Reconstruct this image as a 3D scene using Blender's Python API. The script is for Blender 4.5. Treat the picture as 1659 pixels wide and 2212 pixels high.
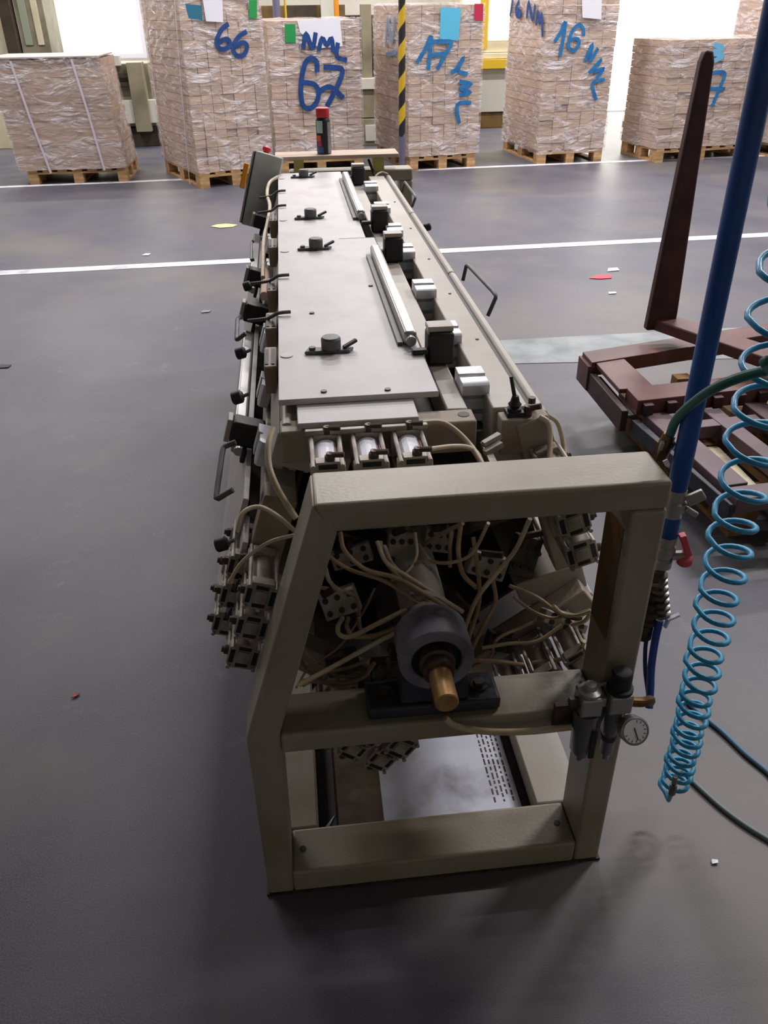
import bpy, math, random
from mathutils import Vector, Matrix, Euler

for _o in list(bpy.data.objects):
    bpy.data.objects.remove(_o)
scene = bpy.context.scene
COL = scene.collection
R = math.radians

# ---------------------------------------------------------------- camera
_r, _u, _b, LENS = ([0.993811, -0.110314, -0.013068], [0.069394, 0.524658, 0.84848], [-0.086743, -0.844135, 0.529066], 28.5568)
cam_data = bpy.data.cameras.new('camera')
cam = bpy.data.objects.new('camera', cam_data)
COL.objects.link(cam)
cam_data.sensor_fit = 'VERTICAL'
cam_data.sensor_height = 36.0
cam_data.lens = LENS
cam_data.clip_start = 0.05
cam_data.clip_end = 100
cam.matrix_world = Matrix(((_r[0], _u[0], _b[0], 0), (_r[1], _u[1], _b[1], 0), (_r[2], _u[2], _b[2], 1.6), (0, 0, 0, 1)))
scene.camera = cam

# ---------------------------------------------------------------- world, exposure
world = bpy.data.worlds.new('world')
scene.world = world
world.use_nodes = True
bg = world.node_tree.nodes['Background']
bg.inputs['Color'].default_value = (0.75, 0.85, 1.0, 1)
bg.inputs['Strength'].default_value = 0.6
scene.view_settings.view_transform = 'Standard'
scene.view_settings.look = 'None'
scene.view_settings.gamma = 1.0
scene.view_settings.use_curve_mapping = False
scene.view_settings.exposure = 0.0

# ceiling lamps: (x, y, watts)
LAMPS = [(-3.5, 5.6, 40), (0.9, 5.6, 120), (4.7, 4.6, 270),
         (-3.5, 9.0, 170), (0.9, 9.0, 190), (4.7, 9.0, 190),
         (-3.5, 12.6, 170), (0.9, 12.6, 170), (4.7, 12.6, 190),
         (3.6, 1.6, 40)]  # last entry: dim fill lamp added near the camera
LAMP_Z = 5.2
for _x, _y, _w in LAMPS:
    ld = bpy.data.lights.new('ceiling_lamp_light', 'AREA')
    ld.shape = 'RECTANGLE'
    ld.size = 1.5
    ld.size_y = 0.25
    ld.energy = _w
    ld.color = (1.0, 0.955, 0.965)
    lo = bpy.data.objects.new('ceiling_lamp_light', ld)
    lo.location = (_x, _y, LAMP_Z - 0.09)
    COL.objects.link(lo)

# ---------------------------------------------------------------- materials
def lin(c):
    return tuple((v / 255 / 12.92 if v / 255 <= 0.04045 else ((v / 255 + 0.055) / 1.055) ** 2.4) for v in c)

def mat(name, c, rough=0.5, metal=0.0, c2=None, scale=8.0, bump=0.0, bscale=60.0, rnd=0.0, fac=(0.4, 0.65), stretch=None, spec=0.5, emit=0.0, trans=0.0, alpha=1.0):
    m = bpy.data.materials.new(name)
    m.use_nodes = True
    nt = m.node_tree
    N, L = nt.nodes, nt.links
    b = N['Principled BSDF']
    b.inputs['Roughness'].default_value = rough
    b.inputs['Metallic'].default_value = metal
    b.inputs['Specular IOR Level'].default_value = spec
    b.inputs['Transmission Weight'].default_value = trans
    b.inputs['Alpha'].default_value = alpha
    col = lin(c) + (1,)
    b.inputs['Base Color'].default_value = col
    if emit:
        b.inputs['Emission Color'].default_value = col
        b.inputs['Emission Strength'].default_value = emit
    tc = N.new('ShaderNodeTexCoord')
    src = tc.outputs['Object']
    if stretch:
        mp = N.new('ShaderNodeMapping')
        mp.inputs['Scale'].default_value = stretch
        L.new(src, mp.inputs['Vector'])
        src = mp.outputs['Vector']
    out = None
    if c2 is not None:
        n = N.new('ShaderNodeTexNoise')
        n.inputs['Scale'].default_value = scale
        n.inputs['Detail'].default_value = 5
        L.new(src, n.inputs['Vector'])
        cr = N.new('ShaderNodeMapRange')
        cr.inputs['From Min'].default_value = fac[0]
        cr.inputs['From Max'].default_value = fac[1]
        L.new(n.outputs['Fac'], cr.inputs['Value'])
        mx = N.new('ShaderNodeMix')
        mx.data_type = 'RGBA'
        mx.inputs['A'].default_value = col
        mx.inputs['B'].default_value = lin(c2) + (1,)
        L.new(cr.outputs['Result'], mx.inputs['Factor'])
        out = mx.outputs['Result']
    if rnd:
        oi = N.new('ShaderNodeObjectInfo')
        mr = N.new('ShaderNodeMapRange')
        mr.inputs['To Min'].default_value = 1 - rnd
        mr.inputs['To Max'].default_value = 1 + rnd
        L.new(oi.outputs['Random'], mr.inputs['Value'])
        hv = N.new('ShaderNodeHueSaturation')
        if out:
            L.new(out, hv.inputs['Color'])
        else:
            hv.inputs['Color'].default_value = col
        L.new(mr.outputs['Result'], hv.inputs['Value'])
        out = hv.outputs['Color']
    if out:
        L.new(out, b.inputs['Base Color'])
    if bump:
        n2 = N.new('ShaderNodeTexNoise')
        n2.inputs['Scale'].default_value = bscale
        n2.inputs['Detail'].default_value = 4
        L.new(src, n2.inputs['Vector'])
        bp = N.new('ShaderNodeBump')
        bp.inputs['Strength'].default_value = bump
        bp.inputs['Distance'].default_value = 0.01
        L.new(n2.outputs['Fac'], bp.inputs['Height'])
        L.new(bp.outputs['Normal'], b.inputs['Normal'])
    return m

def film_material():
    # crinkled stretch film: mostly clear, milky where it folds, glossy
    m = bpy.data.materials.new('stretch_film')
    m.use_nodes = True
    N, L = m.node_tree.nodes, m.node_tree.links
    b = N['Principled BSDF']
    b.inputs['Base Color'].default_value = (0.9, 0.86, 0.9, 1)
    b.inputs['Roughness'].default_value = 0.16
    b.inputs['Specular IOR Level'].default_value = 0.9
    tc = N.new('ShaderNodeTexCoord')
    mp = N.new('ShaderNodeMapping')
    mp.inputs['Rotation'].default_value = (0.5, 0.45, 0.2)
    mp.inputs['Scale'].default_value = (1.3, 1.3, 3.4)
    L.new(tc.outputs['Object'], mp.inputs['Vector'])
    n = N.new('ShaderNodeTexNoise')
    n.inputs['Scale'].default_value = 2.4
    n.inputs['Detail'].default_value = 5
    n.inputs['Roughness'].default_value = 0.65
    n.inputs['Distortion'].default_value = 1.2
    L.new(mp.outputs['Vector'], n.inputs['Vector'])
    mr = N.new('ShaderNodeMapRange')
    mr.inputs['From Min'].default_value = 0.45
    mr.inputs['From Max'].default_value = 0.8
    mr.inputs['To Min'].default_value = 0.12
    mr.inputs['To Max'].default_value = 0.8
    L.new(n.outputs['Fac'], mr.inputs['Value'])
    L.new(mr.outputs['Result'], b.inputs['Alpha'])
    n2 = N.new('ShaderNodeTexNoise')
    n2.inputs['Scale'].default_value = 3.2
    n2.inputs['Detail'].default_value = 5
    n2.inputs['Distortion'].default_value = 1.5
    L.new(mp.outputs['Vector'], n2.inputs['Vector'])
    bp = N.new('ShaderNodeBump')
    bp.inputs['Strength'].default_value = 1.0
    bp.inputs['Distance'].default_value = 0.06
    L.new(n2.outputs['Fac'], bp.inputs['Height'])
    L.new(bp.outputs['Normal'], b.inputs['Normal'])
    return m

M = {}
M['frame'] = mat('beige_grey_enamel', (156, 149, 133), 0.42, c2=(142, 132, 113), scale=5, bump=0.06, bscale=140)
M['dusty'] = mat('dusty_enamel', (168, 159, 145), 0.6, c2=(140, 122, 102), scale=7, bump=0.1, bscale=120)
M['plate'] = mat('brushed_plate', (200, 196, 197), 0.5, 0.0, c2=(190, 185, 183), scale=9, bump=0.03, bscale=90)
M['rail'] = mat('pale_enamel', (180, 175, 166), 0.45, c2=(168, 158, 145), scale=4, bump=0.04)
M['alu'] = mat('aluminium', (222, 223, 230), 0.35, 0.3, c2=(185, 185, 188), scale=20)
M['alud'] = mat('dusty_aluminium', (172, 164, 155), 0.5, 0.15, c2=(140, 127, 114), scale=25)
M['steel'] = mat('steel', (130, 128, 126), 0.35, 0.85, c2=(90, 88, 86), scale=30)
M['grime'] = mat('grimy_metal', (82, 72, 62), 0.6, 0.4, c2=(48, 40, 34), scale=25, bump=0.2)
M['fitting'] = mat('brown_fitting', (96, 78, 68), 0.5, 0.3, c2=(60, 48, 42), scale=30)
M['black'] = mat('black_rubber', (24, 24, 26), 0.55, c2=(34, 34, 36), scale=20)
M['knob'] = mat('grey_knob', (98, 98, 100), 0.5, c2=(78, 78, 80), scale=20)
M['dark'] = mat('dark_grey_cast', (58, 62, 72), 0.5, 0.2, c2=(44, 46, 54), scale=18, bump=0.15)
M['cast'] = mat('cast_top', (128, 129, 140), 0.5, 0.1, c2=(92, 92, 100), scale=14, bump=0.1)
M['brass'] = mat('brass_shaft', (186, 146, 92), 0.45, 0.35, c2=(150, 110, 64), scale=20)
M['brassd'] = mat('old_brass', (120, 92, 56), 0.45, 0.7, c2=(80, 60, 38), scale=30)
M['hose'] = mat('ivory_hose', (206, 192, 166), 0.45, c2=(176, 156, 124), scale=12)
M['hoseg'] = mat('grimy_hose', (172, 150, 120), 0.5, c2=(140, 116, 88), scale=14)
M['label'] = mat('white_label', (232, 234, 244), 0.4)
M['red'] = mat('red_plastic', (200, 40, 52), 0.45)
M['redf'] = mat('faded_red', (214, 84, 98), 0.5)
M['bluepipe'] = mat('blue_pipe', (20, 84, 168), 0.38, c2=(14, 66, 140), scale=6)
M['blueh'] = mat('blue_hose', (24, 66, 160), 0.4)
M['coil'] = mat('cyan_coil_hose', (48, 150, 190), 0.35, c2=(36, 136, 180), scale=6)
M['green'] = mat('green_hose', (24, 104, 98), 0.4, c2=(20, 84, 84), scale=8)
M['floorhose'] = mat('dusty_blue_hose', (92, 124, 152), 0.6)
M['greyhose'] = mat('dusty_grey_hose', (120, 134, 138), 0.6)
M['oxide'] = mat('red_oxide_paint', (106, 68, 65), 0.5, c2=(88, 52, 50), scale=6, bump=0.12, bscale=50)
M['oxided'] = mat('dark_oxide_paint', (70, 38, 36), 0.55, c2=(48, 26, 26), scale=10, bump=0.12, bscale=50)
M['wood'] = mat('pallet_wood', (196, 158, 112), 0.75, c2=(160, 124, 84), scale=6, stretch=(1, 6, 6), bump=0.15, rnd=0.15)
M['woodo'] = mat('orange_pallet_wood', (146, 108, 62), 0.75, c2=(96, 70, 42), scale=8, bump=0.15, rnd=0.1)
M['board'] = mat('fibre_board', (190, 164, 143), 0.85, c2=(176, 150, 130), scale=3, stretch=(3, 3, 12), rnd=0.1)
M['boardt'] = mat('board_top', (206, 190, 178), 0.7, c2=(190, 170, 156), scale=3)
M['film'] = film_material()
M['strap'] = mat('white_strap', (222, 214, 226), 0.4)
M['ink'] = mat('blue_marker_ink', (18, 70, 138), 0.6, c2=(10, 50, 110), scale=16)
M['inkc'] = mat('cyan_marker_ink', (36, 120, 176), 0.6, c2=(20, 96, 160), scale=16)
M['inkp'] = mat('pale_marker_ink', (110, 140, 168), 0.6)
M['cgreen'] = mat('green_card', (26, 150, 74), 0.6)
M['ccyan'] = mat('cyan_card', (90, 186, 222), 0.5)
M['cred'] = mat('crimson_card', (188, 36, 76), 0.6)
M['white'] = mat('white_paper', (232, 232, 240), 0.6)
M['line'] = mat('white_floor_paint', (205, 205, 212), 0.5, c2=(150, 150, 156), scale=9, fac=(0.5, 0.8))
M['worn'] = mat('worn_pale_paint', (134, 142, 144), 0.5, c2=(104, 110, 113), scale=5, bump=0.1)
M['boxgrey'] = mat('control_box_enamel', (198, 200, 193), 0.45, c2=(148, 152, 146), scale=4)
M['yellow'] = mat('yellow_paint', (206, 170, 36), 0.5)
M['orange'] = mat('orange_paint', (226, 144, 24), 0.5)
M['mcream'] = mat('machine_cream', (214, 206, 176), 0.5, c2=(200, 190, 160), scale=3)
M['mgrey'] = mat('machine_olive_grey', (140, 134, 110), 0.55, c2=(112, 106, 86), scale=3)
M['mlight'] = mat('machine_pale_grey', (196, 196, 184), 0.5)
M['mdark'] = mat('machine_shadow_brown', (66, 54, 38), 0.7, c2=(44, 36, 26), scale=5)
M['mbrown'] = mat('machine_brown', (116, 92, 44), 0.6, c2=(90, 70, 34), scale=5)
M['glass'] = mat('machine_window', (150, 160, 140), 0.1, spec=0.8)
M['wall'] = mat('plaster_wall', (200, 196, 184), 0.8, c2=(186, 182, 170), scale=2)
M['ceil'] = mat('ceiling_panel', (150, 150, 148), 0.8)
M['day'] = mat('daylit_glazing', (255, 253, 240), 0.5, emit=4.5)
M['glow'] = mat('glowing_warm_white', (255, 246, 200), 0.5, emit=1.6)  # emission put in so pale cabinet panels look brightly lit
M['tube'] = mat('lit_lamp_tube', (255, 250, 240), 0.5, emit=6.0)
M['pole_grey'] = mat('violet_grey_paint', (104, 100, 124), 0.5)
M['steelp'] = mat('galvanised', (168, 166, 164), 0.35, 0.6)
M['cardb'] = mat('dusty_brown_tray', (112, 96, 78), 0.85, c2=(84, 70, 56), scale=14, bump=0.2)
M['bowl'] = mat('smoky_bowl', (92, 94, 100), 0.25, 0.1, spec=0.7)

def floor_material():
    m = bpy.data.materials.new('dark_floor_coating')
    m.use_nodes = True
    N, L = m.node_tree.nodes, m.node_tree.links
    b = N['Principled BSDF']
    tc = N.new('ShaderNodeTexCoord')
    def noise(s, d, r=0.55):
        n = N.new('ShaderNodeTexNoise')
        n.inputs['Scale'].default_value = s
        n.inputs['Detail'].default_value = d
        n.inputs['Roughness'].default_value = r
        L.new(tc.outputs['Object'], n.inputs['Vector'])
        return n.outputs['Fac']
    def mr(v, a, c):
        x = N.new('ShaderNodeMapRange')
        x.inputs['From Min'].default_value = a
        x.inputs['From Max'].default_value = c
        L.new(v, x.inputs['Value'])
        return x.outputs['Result']
    def mix(f, A, B):
        x = N.new('ShaderNodeMix')
        x.data_type = 'RGBA'
        if isinstance(f, float): x.inputs['Factor'].default_value = f
        else: L.new(f, x.inputs['Factor'])
        for k, v in (('A', A), ('B', B)):
            if isinstance(v, tuple): x.inputs[k].default_value = v
            else: L.new(v, x.inputs[k])
        return x.outputs['Result']
    base = mix(mr(noise(1.3, 6, 0.6), 0.38, 0.62), lin((54, 57, 78)) + (1,), lin((86, 85, 93)) + (1,))
    # worn dusty areas with a warmer tone
    c = mix(mr(noise(0.9, 5, 0.6), 0.52, 0.72), base, lin((106, 98, 90)) + (1,))
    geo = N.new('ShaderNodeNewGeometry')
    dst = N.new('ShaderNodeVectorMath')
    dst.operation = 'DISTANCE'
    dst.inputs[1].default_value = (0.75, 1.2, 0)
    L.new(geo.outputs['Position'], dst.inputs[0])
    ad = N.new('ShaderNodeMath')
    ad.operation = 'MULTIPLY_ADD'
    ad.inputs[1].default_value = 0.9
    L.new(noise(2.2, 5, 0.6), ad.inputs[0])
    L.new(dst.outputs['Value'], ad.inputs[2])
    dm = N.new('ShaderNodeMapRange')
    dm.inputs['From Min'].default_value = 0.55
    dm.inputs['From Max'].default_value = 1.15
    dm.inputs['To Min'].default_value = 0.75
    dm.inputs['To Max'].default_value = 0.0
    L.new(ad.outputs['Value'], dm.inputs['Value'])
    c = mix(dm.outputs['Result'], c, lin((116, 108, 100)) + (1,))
    c = mix(mr(noise(7, 6, 0.7), 0.62, 0.8), c, lin((116, 112, 112)) + (1,))
    c = mix(mr(noise(260, 2), 0.35, 0.75), c, lin((98, 96, 100)) + (1,))
    L.new(c, b.inputs['Base Color'])
    b.inputs['Roughness'].default_value = 0.48
    b.inputs['Specular IOR Level'].default_value = 0.45
    bp = N.new('ShaderNodeBump')
    bp.inputs['Strength'].default_value = 0.2
    bp.inputs['Distance'].default_value = 0.002
    L.new(noise(320, 3), bp.inputs['Height'])
    L.new(bp.outputs['Normal'], b.inputs['Normal'])
    return m
M['floor'] = floor_material()

# ---------------------------------------------------------------- mesh building
class MB:
    def __init__(s):
        s.v, s.f, s.m = [], [], []
    def _add(s, vs, fs, mi=0):
        o = len(s.v)
        s.v += [Vector(p) for p in vs]
        s.f += [tuple(i + o for i in f) for f in fs]
        s.m += [mi] * len(fs)
        return s
    def box(s, a, b, mi=0, T=None):
        x0, y0, z0 = a
        x1, y1, z1 = b
        vs = [(x0, y0, z0), (x1, y0, z0), (x1, y1, z0), (x0, y1, z0), (x0, y0, z1), (x1, y0, z1), (x1, y1, z1), (x0, y1, z1)]
        if T: vs = [T @ Vector(p) for p in vs]
        return s._add(vs, [(0, 3, 2, 1), (4, 5, 6, 7), (0, 1, 5, 4), (1, 2, 6, 5), (2, 3, 7, 6), (3, 0, 4, 7)], mi)
    def bar(s, p, q, w, h, mi=0, up=(0, 0, 1)):
        # rectangular bar from p to q
        p, q = Vector(p), Vector(q)
        d = (q - p).normalized()
        u = Vector(up)
        if abs(d.dot(u)) > 0.98: u = Vector((0, 1, 0))
        a = d.cross(u).normalized() * w / 2
        b = a.cross(d).normalized() * h / 2
        vs = [p - a - b, p + a - b, p + a + b, p - a + b, q - a - b, q + a - b, q + a + b, q - a + b]
        return s._add(vs, [(0, 1, 2, 3), (7, 6, 5, 4), (0, 4, 5, 1), (1, 5, 6, 2), (2, 6, 7, 3), (3, 7, 4, 0)], mi)
    def prism(s, poly, d, mi=0):
        # poly: 3-D loop, d: extrusion vector
        d = Vector(d)
        n = len(poly)
        vs = [Vector(p) for p in poly] + [Vector(p) + d for p in poly]
        nrm = sum(((Vector(poly[i]) - Vector(poly[0])).cross(Vector(poly[(i + 1) % n]) - Vector(poly[0])) for i in range(1, n - 1)), Vector())
        fl = nrm.dot(d) > 0
        bot, top = tuple(range(n)), tuple(range(n, 2 * n))
        fs = [bot[::-1], top] if fl else [bot, top[::-1]]
        for i in range(n):
            j = (i + 1) % n
            q = (i, j, n + j, n + i)
            fs.append(q if fl else q[::-1])
        return s._add(vs, fs, mi)
    def ring(s, outer, inner, d, mi=0):
        # frame between two loops with the same count, extruded by d
        d = Vector(d)
        n = len(outer)
        O, I = [Vector(p) for p in outer], [Vector(p) for p in inner]
        vs = O + I + [p + d for p in O] + [p + d for p in I]
        fs = []
        for i in range(n):
            j = (i + 1) % n
            fs += [(i, j, n + j, n + i), (2 * n + i, 3 * n + i, 3 * n + j, 2 * n + j), (i, 2 * n + i, 2 * n + j, j), (n + i, n + j, 3 * n + j, 3 * n + i)]
        return s._add(vs, fs, mi)
    def cyl(s, p, q, r, r2=None, n=16, mi=0, cap=True):
        p, q = Vector(p), Vector(q)
        r2 = r if r2 is None else r2
        d = (q - p).normalized()
        a = d.orthogonal().normalized()
        b = d.cross(a)
        vs = []
        for c, rr in ((p, r), (q, r2)):
            for i in range(n):
                t = 2 * math.pi * i / n
                vs.append(c + (a * math.cos(t) + b * math.sin(t)) * rr)
        fs = [(i, (i + 1) % n, n + (i + 1) % n, n + i) for i in range(n)]
        if cap: fs += [tuple(range(n))[::-1], tuple(range(n, 2 * n))]
        return s._add(vs, fs, mi)
    def lathe(s, base, prof, axis=(0, 0, 1), n=20, mi=0):
        # prof: list of (radius, height along the axis)
        base = Vector(base)
        d = Vector(axis).normalized()
        a = d.orthogonal().normalized()
        b = d.cross(a)
        vs = []
        for r, h in prof:
            for i in range(n):
                t = 2 * math.pi * i / n
                vs.append(base + d * h + (a * math.cos(t) + b * math.sin(t)) * max(r, 1e-4))
        fs = []
        for k in range(len(prof) - 1):
            for i in range(n):
                j = (i + 1) % n
                fs.append((k * n + i, k * n + j, (k + 1) * n + j, (k + 1) * n + i))
        fs += [tuple(range(n))[::-1], tuple(range((len(prof) - 1) * n, len(prof) * n))]
        return s._add(vs, fs, mi)
    def tube(s, pts, r, n=8, smooth=4, mi=0):
        P = [Vector(p) for p in pts]
        if smooth and len(P) > 2:
            Q = []
            E = [P[0] * 2 - P[1]] + P + [P[-1] * 2 - P[-2]]
            for i in range(1, len(E) - 2):
                for k in range(smooth):
                    t = k / smooth
                    a, b, c, d = E[i - 1], E[i], E[i + 1], E[i + 2]
                    Q.append(0.5 * ((2 * b) + (c - a) * t + (2 * a - 5 * b + 4 * c - d) * t * t + (3 * b - a - 3 * c + d) * t ** 3))
            Q.append(P[-1])
            P = Q
        vs, fs = [], []
        T = (P[1] - P[0]).normalized()
        U = T.orthogonal().normalized()
        for i, p in enumerate(P):
            t = (P[min(i + 1, len(P) - 1)] - P[max(i - 1, 0)]).normalized()
            U = (U - t * U.dot(t)).normalized()
            W = t.cross(U)
            for k in range(n):
                a = 2 * math.pi * k / n
                vs.append(p + (U * math.cos(a) + W * math.sin(a)) * r)
        for i in range(len(P) - 1):
            for k in range(n):
                j = (k + 1) % n
                fs.append((i * n + k, i * n + j, (i + 1) * n + j, (i + 1) * n + k))
        fs += [tuple(range(n))[::-1], tuple(range((len(P) - 1) * n, len(P) * n))]
        return s._add(vs, fs, mi)
    def ribbon(s, pts, nrm, w, th=0.003, mi=0):
        nrm = Vector(nrm).normalized()
        P = [Vector(p) for p in pts]
        L_, R_ = [], []
        for i, p in enumerate(P):
            t = (P[min(i + 1, len(P) - 1)] - P[max(i - 1, 0)]).normalized()
            sd = t.cross(nrm).normalized() * w / 2
            L_.append(p + sd)
            R_.append(p - sd)
        for i in range(len(P) - 1):
            s.prism([L_[i], L_[i + 1], R_[i + 1], R_[i]], nrm * th, mi)
        return s

WO = {}
def base_tag(o, label=None, cat=None, group=None, kind=None):
    if label: o['label'] = label
    if cat: o['category'] = cat
    if group: o['group'] = group
    if kind: o['kind'] = kind
    return o

def empty(name, loc, label=None, cat=None, group=None, rz=0.0, local=False, kind=None):
    o = bpy.data.objects.new(name, None)
    o.empty_display_size = 0.1
    COL.objects.link(o)
    o.location = loc
    o.rotation_euler = (0, 0, rz)
    WO[o] = Vector((0, 0, 0)) if local else Vector(loc)
    return base_tag(o, label, cat, group, kind)

def obj(name, mb, m, parent=None, bevel=0.0, smooth=35, label=None, cat=None, group=None, kind=None, seg=2, origin=None):
    V = mb.v
    lo = Vector((min(p.x for p in V), min(p.y for p in V), min(p.z for p in V)))
    hi = Vector((max(p.x for p in V), max(p.y for p in V), max(p.z for p in V)))
    c = Vector(origin) if origin is not None else Vector(((lo.x + hi.x) / 2, (lo.y + hi.y) / 2, lo.z if parent is None else (lo.z + hi.z) / 2))
    me = bpy.data.meshes.new(name)
    me.from_pydata([tuple(p - c) for p in V], [], mb.f)
    for mm in (m if isinstance(m, (list, tuple)) else [m]):
        me.materials.append(mm)
    me.polygons.foreach_set('material_index', mb.m)
    if smooth:
        me.polygons.foreach_set('use_smooth', [True] * len(me.polygons))
        me.update()
        me.set_sharp_from_angle(angle=R(smooth))
    me.update()
    o = bpy.data.objects.new(name, me)
    COL.objects.link(o)
    if parent is not None:
        o.parent = parent
        o.location = c - WO[parent]
    else:
        o.location = c
    WO[o] = c
    if bevel:
        bv = o.modifiers.new('bevel', 'BEVEL')
        bv.width = bevel
        bv.segments = seg
        bv.limit_method = 'ANGLE'
        bv.angle_limit = R(40)
        bv.harden_normals = False
    return base_tag(o, label, cat, group, kind)

def structure(name, mb, m, parent=None, label=None, **k):
    return obj(name, mb, m, parent, kind='structure' if parent is None else None, label=label, **k)

# ---------------------------------------------------------------- hall shell
X0, X1, Y0, Y1, H = -9.0, 10.0, -5.0, 15.0, 5.6
structure('floor', MB().box((X0, Y0, -0.1), (X1, Y1, 0)), M['floor'], label='dark grey coated factory floor')
structure('ceiling', MB().box((X0, Y0, H), (X1, Y1, H + 0.1)), M['ceil'])
structure('wall_left', MB().box((X0 - 0.15, Y0, 0), (X0, Y1, H)), M['wall'])
structure('wall_right', MB().box((X1, Y0, 0), (X1 + 0.15, Y1, H)), M['wall'])
structure('wall_front', MB().box((X0 - 0.15, Y0 - 0.15, 0), (X1 + 0.15, Y0, H)), M['wall'])
DX0, DX1 = 4.35, 7.6      # daylight door
wb = MB()
wb.box((X0, Y1, 0), (-3.75, Y1 + 0.2, H)).box((-3.75, Y1, 0), (-2.1, Y1 + 0.2, 0.95)).box((-3.75, Y1, 3.2), (-2.1, Y1 + 0.2, H))
wb.box((-2.1, Y1, 0), (DX0, Y1 + 0.2, H)).box((DX0, Y1, 3.4), (DX1, Y1 + 0.2, H)).box((DX1, Y1, 0), (X1, Y1 + 0.2, H))
structure('wall_back', wb, M['wall'])
w1 = structure('glowing_panel_1', MB().ring([(-3.75, Y1, 0.95), (-2.1, Y1, 0.95), (-2.1, Y1, 3.2), (-3.75, Y1, 3.2)], [(-3.69, Y1, 1.01), (-2.16, Y1, 1.01), (-2.16, Y1, 3.14), (-3.69, Y1, 3.14)], (0, 0.08, 0)), M['white'])
obj('pane', MB().box((-3.69, Y1 + 0.03, 1.01), (-2.16, Y1 + 0.05, 3.14)), M['day'], w1)
d1 = structure('door_1', MB().ring([(DX0, Y1 - .02, 0.0), (DX1, Y1 - .02, 0.0), (DX1, Y1 - .02, 3.4), (DX0, Y1 - .02, 3.4)], [(DX0 + .08, Y1 - .02, 0.02), (DX1 - .08, Y1 - .02, 0.02), (DX1 - .08, Y1 - .02, 3.32), (DX0 + .08, Y1 - .02, 3.32)], (0, 0.1, 0)), M['white'])
for i in range(4):
    a = DX0 + .08 + i * (DX1 - DX0 - .16) / 4
    obj('translucent_panel', MB().box((a + .01, Y1 + .02, 0.02), (a + (DX1 - DX0 - .16) / 4 - .01, Y1 + .05, 3.32)), M['day'], d1)

def floor_strip(name, pts, m, label):
    return structure(name, MB().prism([(x, y, 0.0005) for x, y in pts], (0, 0, 0.002)), m, label=label)
floor_strip('trim_1', [(-6, 5.97), (6, 6.33), (6, 6.45), (-6, 6.09)], M['line'], 'white painted line across the floor behind the machine')
floor_strip('trim_2', [(-8, 9.36), (8, 10.1), (8, 10.2), (-8, 9.46)], M['line'], 'white painted line running under the pallets')
floor_strip('trim_3', [(1.08, 3.92), (4.2, 3.66), (4.2, 4.28), (1.08, 4.27)], M['worn'], 'worn pale grey patch on the floor by the red-brown frames')

# ---------------------------------------------------------------- the machine
CX, CZ = 0.20, 0.61
FY0, FY1 = 1.057, 1.165
machine = empty('clamping_machine', (0.2, 2.5, 0.0), 'long beige-grey rotary clamping machine with tube end frame, air cylinders and pale table plate', 'machine')

def end_frame(y0, dy):
    d = (0, dy, 0)
    # outer loop and the two windows, welded box section
    mb = MB()
    mb.prism([(0.0, y0, 0.957), (0.57, y0, 0.957), (0.57, y0, 0.905), (0.020, y0, 0.905)], d)           # top bar
    mb.prism([(0.51, y0, 0.905), (0.57, y0, 0.905), (0.57, y0, 0.0), (0.515, y0, 0.0)], d)              # right post
    mb.prism([(0.0, y0, 0.957), (0.036, y0, 0.905), (-0.088, y0, 0.472), (-0.096, y0, 0.0), (-0.15, y0, 0.0), (-0.15, y0, 0.468)], d)
    mb.prism([(-0.088, y0, 0.472), (0.512, y0, 0.472), (0.512, y0, 0.424), (-0.088, y0, 0.424)], d)     # middle bar
    mb.prism([(-0.096, y0, 0.066), (0.514, y0, 0.066), (0.514, y0, 0.0), (-0.096, y0, 0.0)], d)         # bottom bar
    o = obj('end_frame', mb, M['frame'], machine, bevel=0.007, seg=3)
    obj('base_plate', MB().box((-0.153, y0 - .003, 0.0), (0.573, y0 + dy + .002, 0.006)), M['grime'], o)
    return o
nf = end_frame(FY0, FY1 - FY0)
for x, y in ((-.072, 1.112), (.487, 1.11)):
    obj('bolt_hole', MB().cyl((x, y, .0655), (x, y, .0675), .007, n=12), M['black'], nf)
obj('rust_patch', MB().box((0.509, FY0 + .02, 0.62), (0.5105, FY1 - .01, 0.86)), mat('rusty_brown_stain', (126, 88, 44), 0.8, c2=(92, 84, 62), scale=16, stretch=(1, 1, .35)), nf)
ff = end_frame(4.0, 0.108)
obj('floor_rail', MB().box((-.109, FY1, 0.0), (-.036, 4.0, .065)), M['frame'], machine, bevel=.005)
obj('floor_rail', MB().box((.455, FY1, 0.0), (.566, 4.0, .065)), M['rail'], machine, bevel=.005)
obj('drip_tray', MB().box((-.034, FY1 + .005, 0.002), (.453, 3.9, .012)), M['cardb'], machine)
obj('dark_strip', MB().box((-.034, FY1 + .006, .0125), (.004, 3.6, .02)), M['black'], machine)  # plain dark strips along both tray edges
obj('dark_strip', MB().box((.438, FY1 + .006, .0125), (.453, 3.6, .02)), M['black'], machine)

# ---- rotor: five identical faces turned about the shaft
C3 = Vector((CX, 0, CZ))
FACES = [0, 1, 2, 3, 4]      # 0 top, 1 left, 2 lower left, 3 lower right, 4 right
def turn(o, k):
    if k == 0: return o
    a = R(-72 * k)
    Rm = Matrix.Rotation(a, 3, 'Y')
    w = o.location + WO[o.parent]
    o.location = C3 + Rm @ (w - C3) - WO[o.parent]
    o.rotation_euler = (0, a, 0)
    return o
def clone(o, k):
    c = o.copy()
    COL.objects.link(c)
    WO[c] = WO[o]
    c.parent = o.parent
    for ch in o.children:
        d = ch.copy()
        COL.objects.link(d)
        d.parent = c
        WO[d] = WO[ch]
    turn(c, k)
    return c
def on_faces(o, ks):
    for k in ks: clone(o, k)

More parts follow.
